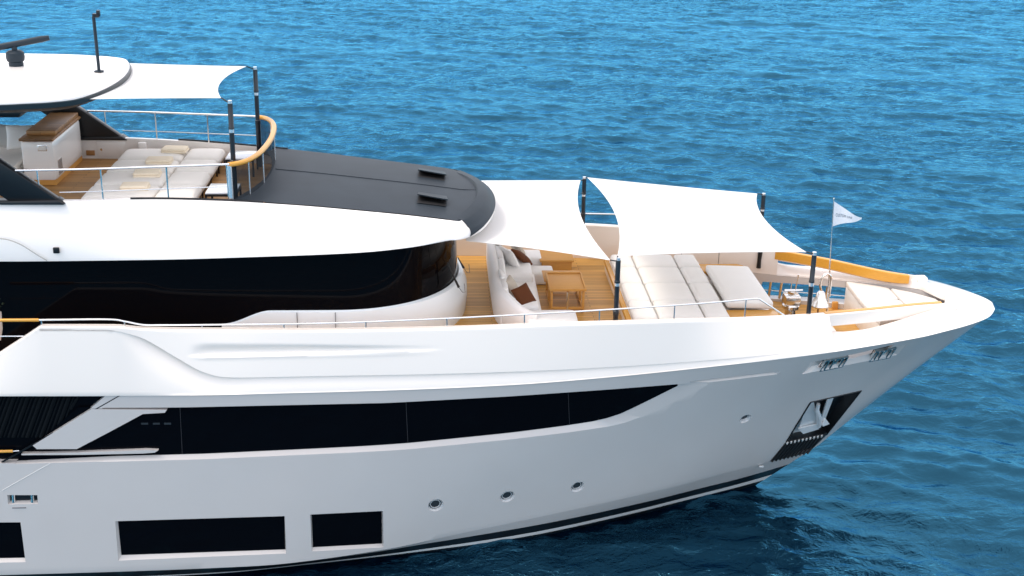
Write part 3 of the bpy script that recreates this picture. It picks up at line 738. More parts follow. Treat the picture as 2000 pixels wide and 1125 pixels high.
# dark roof
def xaft(e): return -4.25+.52*(1-e*e)
CR = .06
def roof_pt(e, f, lift=.012):
    xf = .42+.6*(1-abs(e)**2.2); x = lerp(xaft(e), xf, f); y = e*(Gy(x)-.03)
    return Vector((x, y, Gz(min(x, .5))+CR*(1-e*e)+lift-(.02*sstep(.93, 1, f))))
es = np.linspace(-1, 1, 31); mb = MB()
mb.grid([[roof_pt(e, f) for e in es] for f in np.linspace(0, 1, 40)])
TT = [0, .04, .1, .2, .3, .4, .5, .6, .7, .8, .88, .94, .98, 1]
def brow_pt(fi, t):
    i0 = min(int(fi), nG-2); a = fi-i0; k = max(0, min(len(TT)-2, int(np.searchsorted(TT, t, side='right'))-1)); b = (t-TT[k])/(TT[k+1]-TT[k])
    p = lambda kk: Vector(rows[kk][i0]).lerp(Vector(rows[kk][i0+1]), a)
    return p(k).lerp(p(k+1), b)
vis = []
for q in range(41):
    u = -1+q/20; tm = lerp(.50, .90, abs(u)**2.2); col_ = []
    for k in range(11):
        t = tm*k/10; st_ = 34.6+3.2*t; fi = lerp(st_, nG-1-st_, (u+1)/2); p = brow_pt(fi, t)
        o_ = Vector((.9, p.y*.35, .25)).normalized()*.03
        if k == 0: col_.append(p+Vector((-.16, -p.y*.05, CR*(1-min(1, abs(p.y)/2.2)**2)+.006))); 
        col_.append(p+o_)
    vis.append(col_)
vi = [[Vector(p)+Vector((-.03, -p.y*.02, -.05)) for p in r] for r in vis]
mb.grid(vis); mb.grid(vi); rim_ = lambda g: [r[0] for r in g]+g[-1][1:]+[r[-1] for r in g[::-1]][1:]+g[0][::-1][1:-1]
mb.grid([rim_(vis), rim_(vi)], True)
roof = mb.build('dark_roof', ['roof'], brow, smooth=32)
MB().tube([roof_pt(.06, f, .014) for f in np.linspace(.02, .97, 12)], .012, 6).build('roof_ridge', ['roof'], roof)
# roof vents: low hoods, raised along the near edge, black mouth below
for (x0, x1, ya, yb) in ((-.46, .14, -.42, -1.15), (-.48, .12, 1.62, .92)):
    z0 = 7.50; zz = lambda x: Gz(x)+.055
    tl = [(x0, ya, zz(x0)), (x1, ya-.05, zz(x1)), (x1+.03, yb-.08, zz(x1)+.13), (x0-.02, yb, zz(x0)+.15)]
    bt = [(x, y, z-.025) for x, y, z in tl]
    mb = MB(); mb.add(tl+bt, [(0, 1, 2, 3), (7, 6, 5, 4), (0, 4, 5, 1), (1, 5, 6, 2), (2, 6, 7, 3), (3, 7, 4, 0)])
    v_ = mb.build('roof_vent', ['roof'], roof, smooth=20)
    mb = MB(); mb.add([(x0+.02, ya-.1, zz(x0)+.008), (x1-.01, ya-.15, zz(x1)+.008), (x1-.01, yb-.2, zz(x1)+.012), (x0-.03, yb-.2, zz(x0)+.012)], [(0, 1, 2, 3)])
    mb.add([(x0+.02, ya-.25, zz(x0)-.02), (x1-.02, ya-.3, zz(x1)-.02), (x1-.02, yb+.1, zz(x1)+.09), (x0+.02, yb+.1, zz(x0)+.10)], [(0, 1, 2, 3)])
    mb.build('vent_mouth', ['rubber'], v_, smooth=0)
# upper deck floor
MB().grid([[(x, -(Gy(x)-.1), 7.5), (x, (Gy(x)-.1), 7.5)] for x in np.linspace(-12, -3.72, 14)]).build('upper_deck_floor', ['teakside'], yacht)
for x0, x1 in ((-8.15, -7.45),):
    y = Gy(-8)-.125
    MB().box((x0, y-.012, 7.55), (x1, y+.03, 7.92)).build('locker_door', ['brow'], brow, bevel=.006)
    MB().lathe([(.03, 0), (.03, .015), (.001, .016)], (x0+.1, y-.014, 7.73), 14, M=Matrix.Rotation(R(90), 3, 'X')).build('locker_knob', ['chrome'], brow)
MB().box((-8.42, Gy(-8.4)-.15, 7.58), (-8.22, Gy(-8.4)-.1, 7.70)).build('step_light', ['bartop'], brow, bevel=.005)
MB().rbox((-7.05, Gy(-7)-.2, 7.78), (.2, .14, .32), .03, 4).build('shower_post', ['brow'], brow)

# curved windscreen with varnished rail, and the upper deck railings
wp_ = [(-4.25, -2.25), (-4.03, -2.06), (-3.86, -1.66), (-3.74, -1.0), (-3.69, 0), (-3.74, 1.0), (-3.86, 1.66), (-4.03, 2.06), (-4.25, 2.25)]
arc = smoothline([(x, y, 8.62) for x, y in wp_], 5)
mb = MB(); mb.tube(arc, .05, 10, sx=1.3); wr = mb.build('windscreen_rail', ['varnish'], yacht)
MB().grid([[(p.x, p.y, z) for p in arc] for z in (7.74, 8.0, 8.3, 8.6)]).build('windscreen', ['smoke'], wr, smooth=60)
for i in (0, 8, 15, 25, 32, 40):
    p = arc[i]; wdt = .05 if i in (0, 40) else .014
    MB().tube([(p.x, p.y, 7.6), (p.x, p.y, 8.6)], wdt, 10).build('windscreen_post', ['steel'], wr)
MB().tube([(p.x+.01, p.y, 7.76) for p in arc], .03, 8).build('windscreen_base', ['black'], wr)
ra = [(-8.33, 2.78), (-7.06, 2.68), (-5.7, 2.48), (-4.9, 2.36), (-4.25, 2.25)]
for sg in (-1, 1):
    r3 = smoothline([(x, sg*y, 8.63) for x, y in ra], 6)
    fr = MB().tube(r3, .022, 10).build('upper_rail', ['steel'], yacht)
    MB().tube([(p.x, p.y, 8.17) for p in r3 if p.x > -7.75], .012, 8).build('mid_rail', ['steel'], fr)
    for x in (-7.92, -6.72, -5.47, -4.3):
        y = float(np.interp(x, [a for a, _ in ra], [b for _, b in ra])); zb = Gz(x) if x > -7.5 else 8.34
        MB().tube([(x, sg*y, zb), (x, sg*y, 8.63)], .017, 8).build('stanchion', ['chrome'], fr)

# ------------------------------------------------------------------ hardtop, struts, mast, radar
hp = [(-12.5, -2.95), (-9, -2.8), (-7.94, -2.59), (-7.55, -2.45), (-7.2, -2.18), (-6.98, -1.6), (-6.86, -1.0), (-6.80, -.4), (-6.79, 0)]
hpf = [(p.x, p.y) for p in smoothline([(x, y, 0) for x, y in hp], 5)]; hpf = mirror(hpf)
def scaled(s_, d=0): return [(-9+(x+9)*s_ if x > -9 else x, y*s_) for x, y in hpf]
mb = MB(); rows = [[(x, y, z) for x, y in scaled(s_)] for s_, z in ((.4, 10.035), (.7, 10.02), (.9, 9.995), (.97, 9.982), (.995, 9.972), (1.0, 9.95), (1.0, 9.925))]
mb.grid(rows); mb.grid([[rows[0][i], rows[0][len(hpf)-1-i]] for i in range(len(hpf)//2+1)])
ht = mb.build('hardtop', ['brow'], yacht, smooth=40)
mb = MB(); rows = [[(x, y, z) for x, y in scaled(s_)] for s_, z in ((.998, 9.924), (1.012, 9.915), (1.014, 9.82), (.99, 9.79), (.93, 9.72))]
mb.grid(rows); mb.grid([[rows[-1][i], rows[-1][len(hpf)-1-i]] for i in range(len(hpf)//2+1)])
mb.build('hardtop_edge', ['edge'], ht, smooth=40)
MB().box((-12, -2.2, 9.55), (-8.3, 2.2, 9.72)).build('hardtop_frame', ['black'], ht, bevel=.05)
for sg in (-1, 1):
    mb = MB(); a = [(-7.48, 7.99), (-8.45, 7.97), (-10.9, 9.75), (-9.85, 9.75)]
    mb.prism(a, 2.62, 2.84, M=Matrix(((1, 0, 0), (0, 0, sg), (0, 1, 0)))); mb.build('hardtop_strut', ['black'], yacht, bevel=.03)
    a = [(-7.42, 7.96), (-9.0, 7.96), (-9.0, 8.02), (-7.55, 8.06)]
    MB().prism(a, 2.60, 2.90, M=Matrix(((1, 0, 0), (0, 0, sg), (0, 1, 0)))).build('strut_foot', ['black'], yacht, bevel=.012)
# mast pole with a small camera
mb = MB().tube([(-7.33, .3, 10.03), (-7.34, .3, 11.2)], .036, 12); mast = mb.build('mast', ['radar'], ht)
MB().lathe([(.001, .03), (.05, .03), (.1, .02), (.11, 0)], (-7.33, .3, 10.025), 24).build('mast_foot', ['radar'], mast)
MB().box((-7.36, .26, 11.18), (-7.22, .34, 11.26)).build('mast_arm', ['black'], mast, bevel=.01)
mb = MB(); mb.box((-7.27, .25, 11.2), (-7.20, .35, 11.33)); mb.build('navigation_light', ['black'], mast, bevel=.012)
rd = MB().lathe([(.15, 0), (.16, .05), (.15, .09), (.185, .12), (.2, .2), (.19, .30), (.13, .34), (.06, .35), (.06, .46), (.001, .46)], (-9.25, .87, 10.03), 28).build('radar', ['radar'], ht)
ax = Vector((1, .25, .17)).normalized(); c0 = Vector((-9.25, .87, 10.50))
MB().tube([c0-ax*.75, c0-ax*.6, c0+ax*.6, c0+ax*.75], [.055, .07, .07, .055], 12).build('radar_antenna', ['radar'], rd)
for (x, y) in ((-8.0, 1.4), (-8.1, -.6)): MB().lathe([(.1, -.01), (.08, .015), (.001, .018)], (x, y, 10.02), 20).build('deck_plate', ['brow'], ht)

# ------------------------------------------------------------------ awnings and their poles (loose gear: things of their own)
def pole(top, zb, lean=(0, 0), label=''):
    o = empty('awning_pole', (top[0]-lean[0], top[1]-lean[1], zb), 0, label, 'pole', 'black awning poles')
    h = top[2]-zb; P_ = lambda t: (lean[0]*t, lean[1]*t, h*t)
    MB().tube([P_(0), P_(.42), P_(.425), P_(.47), P_(.475), P_(.72)], [.055, .055, .062, .062, .05, .05], 14).build('lower_tube', ['carbon'], o)
    MB().tube([P_(.72), P_(.75)], .053, 14).build('clamp_ring', ['steel'], o)
    MB().tube([P_(.75), P_(.77), P_(.775), P_(.97), P_(.975)], [.06, .06, .052, .052, .05], 14).build('upper_tube', ['carbon'], o)
    MB().tube([P_(.975), P_(1)], .045, 12).build('cap', ['steel'], o)
    return o
pole((-4.22, -1.9, 9.86), 7.52, label='black pole nearest the camera beside the upper deck windscreen')
pole((-4.22, 1.9, 9.86), 7.52, label='tall black pole on the far side of the upper deck windscreen')
pole((3.62, -3.16, 6.93), 4.76, label='black pole standing in front of the near corner of the sunpad')
pole((3.60, 3.20, 6.93), 5.15, label='black pole showing in the gap between the two white foredeck awnings')
pole((7.93, -2.27, 6.75), 4.76 if False else 4.02, label='black pole standing alone beside the windlass, near the flag')
pole((7.94, 2.34, 6.75), 5.15, label='black pole rising behind the forward far corner of the large awning')
def awning(name, label, c, sag, bulge, n=26):
    """c = corners: aft near, fwd near, fwd far, aft far; bulge pulls the edges inwards; closed thin cloth"""
    A, B, C_, D_ = [Vector(q) for q in c[:4]]; top = []
    for i in range(n+1):
        u = i/n; row = []
        for j in range(n+1):
            v = j/n
            p = A*(1-u)*(1-v)+B*u*(1-v)+C_*u*v+D_*(1-u)*v
            eu, ev = 4*u*(1-u), 4*v*(1-v)
            p = p+(A-B).lerp(D_-C_, v).normalized()*(bulge[1]*ev*u-bulge[3]*ev*(1-u))+(D_-A).lerp(C_-B, u).normalized()*(bulge[0]*eu*(1-v)-bulge[2]*eu*v)
            p.z += -sag*eu*ev + (.012*math.sin(9*u+5*v)*eu*ev)
            row.append(p)
        top.append(row)
    dn = [[p-Vector((0, 0, .008)) for p in r] for r in top]
    mb = MB(); mb.grid(top); mb.grid(dn)
    rim = lambda g: [r[0] for r in g]+g[-1][1:]+[r[-1] for r in g[::-1]][1:]+g[0][::-1][1:-1]
    mb.grid([rim(top), rim(dn)], True)
    o = mb.build(name, ['awning'], smooth=60)
    o.data.transform(Matrix.Translation(-(A+B+C_+D_)/4)); o.location = (A+B+C_+D_)/4
    tag(o, label, 'awning', 'white shade awnings')
    for q, tgt in zip((A, B, C_, D_), (c[4] if len(c) > 4 else [])):
        if tgt is not None: MB().tube([q-o.location, Vector(tgt)-o.location], .014, 6).build('lashing', ['black'], o)
    return o
a0 = onZ((163, 193.5), 9.86); a1 = onY((432, 191), -1.78); a2 = onY((481, 129.5), 1.78); a3 = onZ((243, 123), 9.86)
awning('awning', 'small white awning stretched from the hardtop to the two upper deck poles', [a0, a1, a2, a3, [None, (-4.22, -1.9, 9.8), (-4.22, 1.9, 9.8), None]], .06, (.04, .28, .04, .0))
b0 = (.55, -2.0, 6.92); b1 = onY((1192, 508), -3.0); b2 = onY((1134, 352), 3.05); b3 = (.45, 2.75, 6.95)
awning('awning', 'white awning directly in front of the wheelhouse, over the sofa corner', [b0, b1, b2, b3, [None, (3.62, -3.16, 6.85), (3.6, 3.16, 6.86), None]], .08, (.10, .30, .0, .0))
c0 = onY((1206, 500), -3.1); c1 = onY((1575, 492), -2.22); c2 = onY((1479, 378), 2.28); c3 = onY((1147, 346.5), 3.12)
awning('awning', 'largest white awning, shading the sunpad on the foredeck', [c0, c1, c2, c3, [(3.62, -3.16, 6.9), (7.93, -2.3, 6.72), (7.94, 2.34, 6.72), (3.62, 3.2, 6.9)]], .08, (.10, .34, .04, .32))

# ------------------------------------------------------------------ sunpad
mb = MB(); mb.rbox((5.24, .02, 4.90), (2.36, 4.5, .30), .06, 6); spb = mb.build('sunpad_base', ['white'], yacht)
for poly in ([(4.05, -2.25), (4.16, -2.25), (4.16, 2.3), (4.05, 2.3)], [(6.28, 1.28), (7.34, 1.28), (7.45, 1.4), (7.42, 1.75), (7.3, 1.86), (6.28, 1.86)], [(6.28, -2.05), (7.3, -2.05), (7.44, -1.9), (7.48, -1.45), (7.4, -1.33), (6.28, -1.33)]):
    MB().prism(poly, 4.98, 5.09).build('wood_surround', ['varnish'], spb, bevel=.012)
MB().rbox((6.88, -.05, 4.86), (1.1, 3.5, .22), .06, 6).build('forward_base', ['white'], spb)
MB().box((4.0, -.3, 4.82), (4.062, -.05, 4.88)).build('step_light', ['chrome'], spb)
xb = [4.17, 4.72, 5.74, 6.30]; yb = [2.22, 1.25, .12, -1.04, -2.15]
nm = ['farthest', 'second farthest', 'second nearest', 'nearest']; nc = ['aft', 'middle', 'forward']
for r in range(4):
    for c in range(3):
        x0, x1, y1, y0 = xb[c], xb[c+1], yb[r], yb[r+1]
        sh = .0
        o = MB().rbox((0, 0, 0), (x1-x0-.026, y1-y0-.045, .19), .075, 10, puff=.04).build('sunpad_cushion', ['fabric'], smooth=0)
        o.location = ((x0+x1)/2, (y0+y1)/2, 5.135)
        tag(o, f'off-white sunpad cushion, {nc[c]} column of the {nm[r]} row from the camera', 'cushion', 'cushions of the big sunpad')
o = MB().rbox((0, 0, 0), (1.06, 2.56, .19), .07, 10, puff=.02).build('sunpad_cushion', ['fabric'], smooth=0); o.location = (6.90, -.03, 5.18)
o.rotation_euler.y = R(2)
tag(o, 'single large off-white cushion on the wooden end of the sunpad nearest the windlass', 'cushion')

# ------------------------------------------------------------------ sofa corner on the foredeck
sofa = empty('corner_sofa', (1.2, 0, 4.752), 0, 'white curved corner sofa facing the teak table on the foredeck', 'sofa')
def loc(v, o): return Vector(v)-Vector(o.location)
def at_sofa(p): return loc(p, sofa)
path = smoothline([(1.28, 2.75, 0), (1.28, 1.5, 0), (1.29, 0, 0), (1.31, -.8, 0), (1.42, -1.35, 0), (1.72, -1.78, 0), (2.1, -1.95, 0)], 6)
rows = []
for i, p in enumerate(path):
    t = i/(len(path)-1); d = (path[min(i+1, len(path)-1)]-path[max(i-1, 0)]).normalized(); nrm = Vector((-d.y, d.x, 0))   # inward
    nrm = Vector((d.y, -d.x, 0))*-1 if False else Vector((-d.y, d.x, 0))
    if nrm.x < 0 and t < .6: nrm = -nrm
    h = lerp(.83, .52, sstep(.62, 1, t)); w_ = .2
    sec = [(-.10, 0), (-.13, .2), (-.12, h-.1), (-.07, h-.02), (0, h), (.07, h-.03), (.1, h-.12), (.12, .3), (.12, 0)]
    rows.append([at_sofa(p+nrm*a+Vector((0, 0, 4.752+b))) for a, b in sec])
mb = MB(); mb.grid(rows); mb.add(rows[0], [tuple(range(9))]); mb.add(rows[-1], [tuple(range(9))[::-1]]); mb.build('backrest', ['fabricw'], sofa, smooth=60)
mb = MB(); mb.rbox(at_sofa((1.78, .55, 4.90)), (.95, 4.1, .30), .06, 6); mb.build('base', ['fabricw'], sofa)
MB().rbox(at_sofa((2.42, -1.78, 4.95)), (1.12, .78, .40), .09, 8, puff=.01).build('chaise_end', ['fabricw'], sofa)
for yc, l in ((-.68, 1.25), (1.28, 1.25), (2.3, .8)): MB().rbox(at_sofa((1.80, yc, 5.10)), (.78, l, .2), .07, 8, puff=.03).build('seat_cushion', ['fabricw'], sofa)
for yc, l in ((-.75, 1.0), (.35, 1.05), (1.45, 1.05)):
    MB().rbox((0, 0, 0), (.16, l, .46), .06, 8, puff=.0, M=Matrix.Rotation(R(-10), 3, 'Y')).build('back_cushion', ['fabricw'], sofa, loc=at_sofa((1.45, yc, 5.36)))
MB().rbox(at_sofa((2.05, 2.42, 4.97)), (.9, .7, .42), .06, 6).build('far_wing', ['fabricw'], sofa)
def pillow(label, px, py, y, size, rot, m, th=.17, cat='pillow'):
    o = MB().rbox((0, 0, 0), (size[0], size[1], .05), .024, 10, puff=th/2-.02, pinch=.07).build('pillow', [m], smooth=0)
    # symmetrical puff underneath
    me = o.data
    for v in me.vertices:
        pass
    o.location = onY((px, py), y); o.rotation_euler = [R(a) for a in rot]
    return tag(o, label, cat, 'loose pillows on the sofa')
pillow('large light grey pillow leaning on the far part of the foredeck sofa', 996, 504, 1.42, (.58, .58), (0, 62, 28), 'fabricw')
pillow('dark brown pillow beside the big light pillow at the far end of the sofa', 1019, 502, 1.75, (.48, .48), (24, 30, 52), 'brown')
pillow('cream pillow half hidden under the awning edge behind the brown pillow', 1011, 486, 2.35, (.46, .46), (0, 55, 25), 'beige')
pillow('grey pillow wedged between the sofa back and the big light pillow', 976, 489, 2.0, (.5, .5), (0, 75, 5), 'grey')
pillow('beige pillow behind the dark brown one at the near corner of the sofa', 1001, 562, -.62, (.5, .5), (0, 62, -12), 'beige')
pillow('dark brown pillow lying at the near corner of the sofa', 1023, 578, -1.05, (.50, .46), (18, 52, -38), 'brown')
pillow('white pillow against the backrest at the near curve of the sofa', 984, 551, -.35, (.5, .55), (0, 70, 4), 'fabricw')
o = MB().rbox((0, 0, .16), (.62, .6, .3), .05, 6, puff=.01).build('ottoman', ['fabric']); o.location = (2.42, 1.55, 4.755); tag(o, 'low white upholstered stool between the far sofa wing and the teak table', 'stool')
tbl = empty('side_table', (2.86, 2.38, 4.755), 0, 'long low teak side table at the far end of the sofa', 'table')
MB().box((-.42, -.42, .34), (.42, .42, .40)).build('top', ['teakfurn'], tbl, bevel=.012); MB().box((-.37, -.37, 0), (.37, .37, .34)).build('cabinet', ['teakfurn'], tbl, bevel=.01)
# folding teak table
tb = empty('coffee_table', (2.86, .12, 4.755), 0, 'folding teak table with two stepped tops in front of the sofa', 'table')
MB().box((-.46, .05, .47), (.44, .80, .50)).build('far_top', ['teakfurn'], tb, bevel=.012)
nt_ = MB().box((-.40, -.76, .53), (.44, .42, .56)).build('near_top', ['teakfurn'], tb, bevel=.012)
for (lo, hi) in (((-.40, -.76, .56), (.44, -.72, .59)), ((-.40, .38, .56), (.44, .42, .59)), ((-.40, -.72, .56), (-.36, .38, .59)), ((.40, -.72, .56), (.44, .38, .59))):
    MB().box(lo, hi).build('rim', ['teakfurn'], nt_, bevel=.006)
for x in (-.34, .38):
    for y in (-.68, .0, .66): MB().box((x-.025, y-.025, 0), (x+.025, y+.025, .5)).build('leg', ['teakfurn'], tb, bevel=.006)
    MB().box((x-.02, -.66, .02), (x+.02, .64, .06)).build('stretcher', ['teakfurn'], tb, bevel=.006)
for y in (-.69, .66): MB().box((-.34, y-.02, .08), (.36, y+.02, .13)).build('cross_rail', ['teakfurn'], tb, bevel=.006)
MB().tube([(.02, -.7, .02), (.02, -.7, .5)], .028, 10).build('steel_leg', ['chrome'], tb)

# ------------------------------------------------------------------ windlass, bell, flag in the bow well
wl = empty('windlass', (8.50, .35, 4.008), 0, 'polished steel anchor windlass standing on the teak bow deck', 'windlass'); wl.scale = (1.25, 1.25, 1.3)
MB().lathe([(.001, .04), (.5, .04), (.56, .02), (.56, 0)], (0, 0, 0), 32).build('base_plate', ['chrome'], wl)
MB().lathe([(.30, .03), (.34, .03), (.36, .12), (.34, .2), (.28, .2)], (.22, -.2, 0), 28).build('chain_gypsy', ['rubber'], wl)
MB().lathe([(.16, .03), (.17, .1), (.11, .16), (.10, .32), (.16, .36), (.17, .42), (.14, .45), (.001, .46)], (-.15, .05, 0), 24).build('capstan', ['chrome'], wl)
MB().box((-.30, -.1, .44), (.0, .2, .62)).build('motor_housing', ['chrome'], wl, bevel=.03)
MB().lathe([(.08, .6), (.08, .68), (.001, .69)], (-.15, .05, 0), 16).build('clutch_cap', ['chrome'], wl)
MB().tube([(-.1, .05, .66), (-.06, .05, .95), (-.06, .05, 1.0)], [.012, .012, .02], 8).build('brake_lever', ['chrome'], wl)
MB().tube([(-.3, .05, .7), (.05, .05, .7)], .018, 8).build('handle', ['chrome'], wl)
MB().rbox((.32, -.62, .12), (.4, .3, .2), .04, 5).build('control_box', ['white'], wl)
MB().lathe([(.001, .2), (.14, .2), (.17, .15), (.17, 0)], (-.45, -.35, 0), 24).build('drum', ['chrome'], wl)
bl = empty('ship_bell', (8.94, .0, 4.008), 0, 'polished ship bell hanging from a curved bracket beside the flagstaff', 'bell')
MB().tube([(-.09, 0, 0), (-.09, 0, .72)], .022, 10).build('post', ['bartop'], bl)
MB().lathe([(.21, .66), (.215, .69), (.17, .78), (.12, .88), (.10, .98), (.06, 1.03), (.001, 1.05)], (-.06, 0, 0), 28).build('bell', ['chrome'], bl)
MB().tube(smoothline([(-.06, 0, 1.04), (-.10, 0, 1.2), (-.06, 0, 1.38), (.05, 0, 1.46), (.13, 0, 1.38), (.14, 0, 1.15), (.14, 0, .9)], 6), .028, 10).build('bracket', ['chrome'], bl)
MB().lathe([(.03, 0), (.05, .03), (.04, .07), (.001, .08)], (-.06, 0, .6), 14).build('clapper', ['chrome'], bl)
fs = empty('flagstaff', (9.09, 0, 4.008), 0, 'thin steel flagstaff flying a small white pennant over the bow', 'flagstaff')
top_ = Vector((8.955-9.09, 0, 7.27-4.008))
MB().tube([(0, 0, 0), top_*.3, top_*.301, top_*.55, top_*.551, top_], [.028, .028, .02, .02, .012, .01], 10).build('staff', ['chrome'], fs)
MB().lathe([(.001, .03), (.018, .02), (.018, 0), (.001, -.01)], top_, 10).build('finial', ['chrome'], fs)
# pennant: a long triangle with a wave in it, laid out in the staff's own x-z plane
pa, pb = top_*.985, top_*.80; Lp = .74
def pen(u, v, d=0):
    e = pa.lerp(pb, v); tip = pa.lerp(pb, .68)+Vector((Lp, 0, .0)); q = e.lerp(tip, u); q.z += -.04*math.sin(math.pi*u)*(1-v)+.03*math.sin(u*6)*u
    q.y += .055*math.sin(u*7.5+.5)*u**.6+d; return q
nU = 24
fr_ = [[pen(.93*i/nU, j/8, -.002) for j in range(9)] for i in range(nU+1)]; bk_ = [[p+Vector((0, .004, 0)) for p in r] for r in fr_]
mb = MB(); mb.grid(fr_); mb.grid(bk_); rim = lambda g: [r[0] for r in g]+g[-1][1:]+[r[-1] for r in g[::-1]][1:]+g[0][::-1][1:-1]
mb.grid([rim(fr_), rim(bk_)], True); pn = mb.build('pennant', ['flag'], fs, smooth=60)
cu = bpy.data.curves.new('lettering', 'FONT'); cu.body = 'CUSTOM LINE'; cu.size = .085; cu.extrude = .0008; cu.resolution_u = 3; cu.space_character = 1.12
to = bpy.data.objects.new('t', cu); col.objects.link(to); bpy.context.view_layer.update()
me = bpy.data.meshes.new_from_object(to.evaluated_get(bpy.context.evaluated_depsgraph_get())); bpy.data.objects.remove(to)
wd = max(v.co.x for v in me.vertices)
for v in me.vertices:
    u = .09+.50*v.co.x/wd; vv = .60-.02*u-(v.co.y/.085)*.20/(1-u*.62); q = pen(u*.93/.93, vv, -.006+v.co.z); v.co = q
me.materials.append(MT['text']); lt = bpy.data.objects.new('lettering', me); col.objects.link(lt); lt.parent = pn
# bow seat
mb = MB(); base_pl = [(9.92, -1.12), (10.6, -1.0), (11.2, -.72), (11.72, -.22), (11.78, 0), (11.72, .22), (11.2, .72), (10.6, 1.15), (9.95, 1.5)]
mb.prism(base_pl, 4.0, 4.62); mb.build('bow_seat_base', ['cream'], yacht, bevel=.03)
def padded(name, poly, z0, h, label, m='cushion2'):
    c = Vector((sum(p[0] for p in poly)/len(poly), sum(p[1] for p in poly)/len(poly), z0)); rows = []
    for s_, z in ((.97, 0), (1, .03), (1, h-.035), (.985, h-.012), (.95, h), (.6, h+.01), (.02, h+.013)):
        rows.append([Vector(((p[0]-c.x)*s_, (p[1]-c.y)*s_, z)) for p in resample(poly+[poly[0]], 41)[:-1]])
    o = MB().grid(rows, True).build(name, [m], smooth=50); o.location = c; return tag(o, label, 'cushion', 'bow seat cushions')
padded('bow_cushion', [(9.9, .30), (10.84, .24), (10.85, 1.0), (10.45, 1.25), (9.95, 1.5)], 4.62, .14, 'off-white bow seat cushion on the far aft side of the bow seat')
padded('bow_cushion', [(9.9, .26), (9.92, -1.14), (10.6, -1.02), (10.84, -.9), (10.84, .19)], 4.62, .14, 'off-white bow seat cushion nearest the camera beside the wooden rail')
padded('bow_cushion', [(10.90, .98), (10.90, -.88), (11.25, -.7), (11.72, -.24), (11.76, 0), (11.72, .24), (11.25, .75)], 4.62, .14, 'pointed off-white cushion at the very front of the bow seat')

# ------------------------------------------------------------------ anchor in its pocket
an = empty('anchor', tuple(off(onHull((1603, 828)), .10)), 0, 'galvanised plough anchor stowed in the open pocket of the bow', 'anchor')
def ah(px, py, d): return Vector(off(onHull((px, py)), d))-Vector(an.location)
def slab(pts, th): 
    a = [ah(*p) for p in pts]; nr = (a[1]-a[0]).cross(a[2]-a[0]).normalized()*th; b_ = [p+nr for p in a]
    n_ = len(a); return MB().add(a+b_, [tuple(range(n_)), tuple(range(n_, 2*n_))[::-1]]+[(i, (i+1) % n_, n_+(i+1) % n_, n_+i) for i in range(n_)])
slab([(1585, 793, .15), (1594, 789, .13), (1599, 830, .05), (1565, 842, .10)], .03).build('fluke', ['galv'], an, smooth=20)
slab([(1636, 779, .16), (1622, 784, .14), (1603, 826, .05), (1616, 824, .12)], .03).build('fluke', ['galv'], an, smooth=20)
slab([(1562, 842, .10), (1569, 848, .04), (1598, 836, .0), (1596, 829, .03)], .04).build('fluke_edge', ['galv'], an, smooth=20)
slab([(1603, 829, .02), (1605, 832, .0), (1620, 831, .06), (1614, 823, .1)], .04).build('fluke_edge', ['galv'], an, smooth=20)
MB().tube([ah(1601, 793, .06), ah(1597, 803, .03), ah(1600, 816, .0), ah(1599, 832, .0)], [.04, .05, .065, .06], 10).build('shank', ['galv'], an)
MB().tube([ah(1604, 818, .02), ah(1603, 808, .02)], .03, 8).build('shackle', ['chrome'], an)

# ------------------------------------------------------------------ upper deck furniture
def lounger():
    o = empty('sun_lounger', (0, 0, 7.505)); L_, W_ = 1.46, .98
    MB().rbox((0, 0, .26), (L_, W_-.02, .21), .095, 12, puff=.035).build('mattress', ['linen'], o, smooth=0)
    MB().box((-.68, -.44, .12), (.68, .44, .17)).build('frame', ['black'], o, bevel=.01)
    for x in (-.64, .64):
        for y in (-.4, .4): MB().box((x-.02, y-.02, 0), (x+.02, y+.02, .13)).build('leg', ['black'], o)
    return o
def stool():
    o = empty('footstool', (0, 0, 7.505))
    MB().rbox((0, 0, .26), (.86, .97, .21), .10, 12, puff=.05).build('cushion', ['linen'], o, smooth=0)
    MB().box((-.40, -.44, .13), (.40, .44, .165)).build('frame', ['black'], o, bevel=.01)
    for x in (-.36, .38):
        for y in (-.4, .4): MB().box((x-.018, y-.018, 0), (x+.018, y+.018, .14)).build('leg', ['black'], o)
    return o
def towel():
    o = empty('folded_towel', (0, 0, 0))
    MB().rbox((0, 0, .062), (.56, .40, .055), .027, 8, puff=.006).build('upper_fold', ['towel'], o, smooth=0)
    MB().rbox((.01, .0, .01), (.57, .41, .055), .027, 8).build('lower_fold', ['towel'], o, smooth=0)
    return o
lo0, st0, tw0 = lounger(), stool(), towel()
nm4 = ['farthest from the camera, against the far side wall', 'second from the far side wall', 'third from the far side wall', 'nearest the camera, behind the steel rail']
for i, y in enumerate((1.70, .62, -.46, -1.54)):
    l_, s_, t_ = (lo0, st0, tw0) if i == 0 else (copy_tree(lo0), copy_tree(st0), copy_tree(tw0))
    l_.location = (-6.63, y, 7.505); tag(l_, f'low cream sun lounger, {nm4[i]}', 'sun lounger', 'row of sun loungers on the upper deck')
    s_.location = (-5.46, y, 7.505); tag(s_, f'square cream footstool on black legs, {nm4[i]}', 'footstool', 'footstools at the ends of the sun loungers')
    t_.location = ((-6.15, -6.3, -6.33, -6.36)[i], y+(.1, .14, .1, .1)[i], 7.905); t_.rotation_euler.z = R((-3, 2, 4, 3)[i])
    tag(t_, f'folded cream towel on the sun lounger {nm4[i]}', 'towel', 'folded towels on the sun loungers')
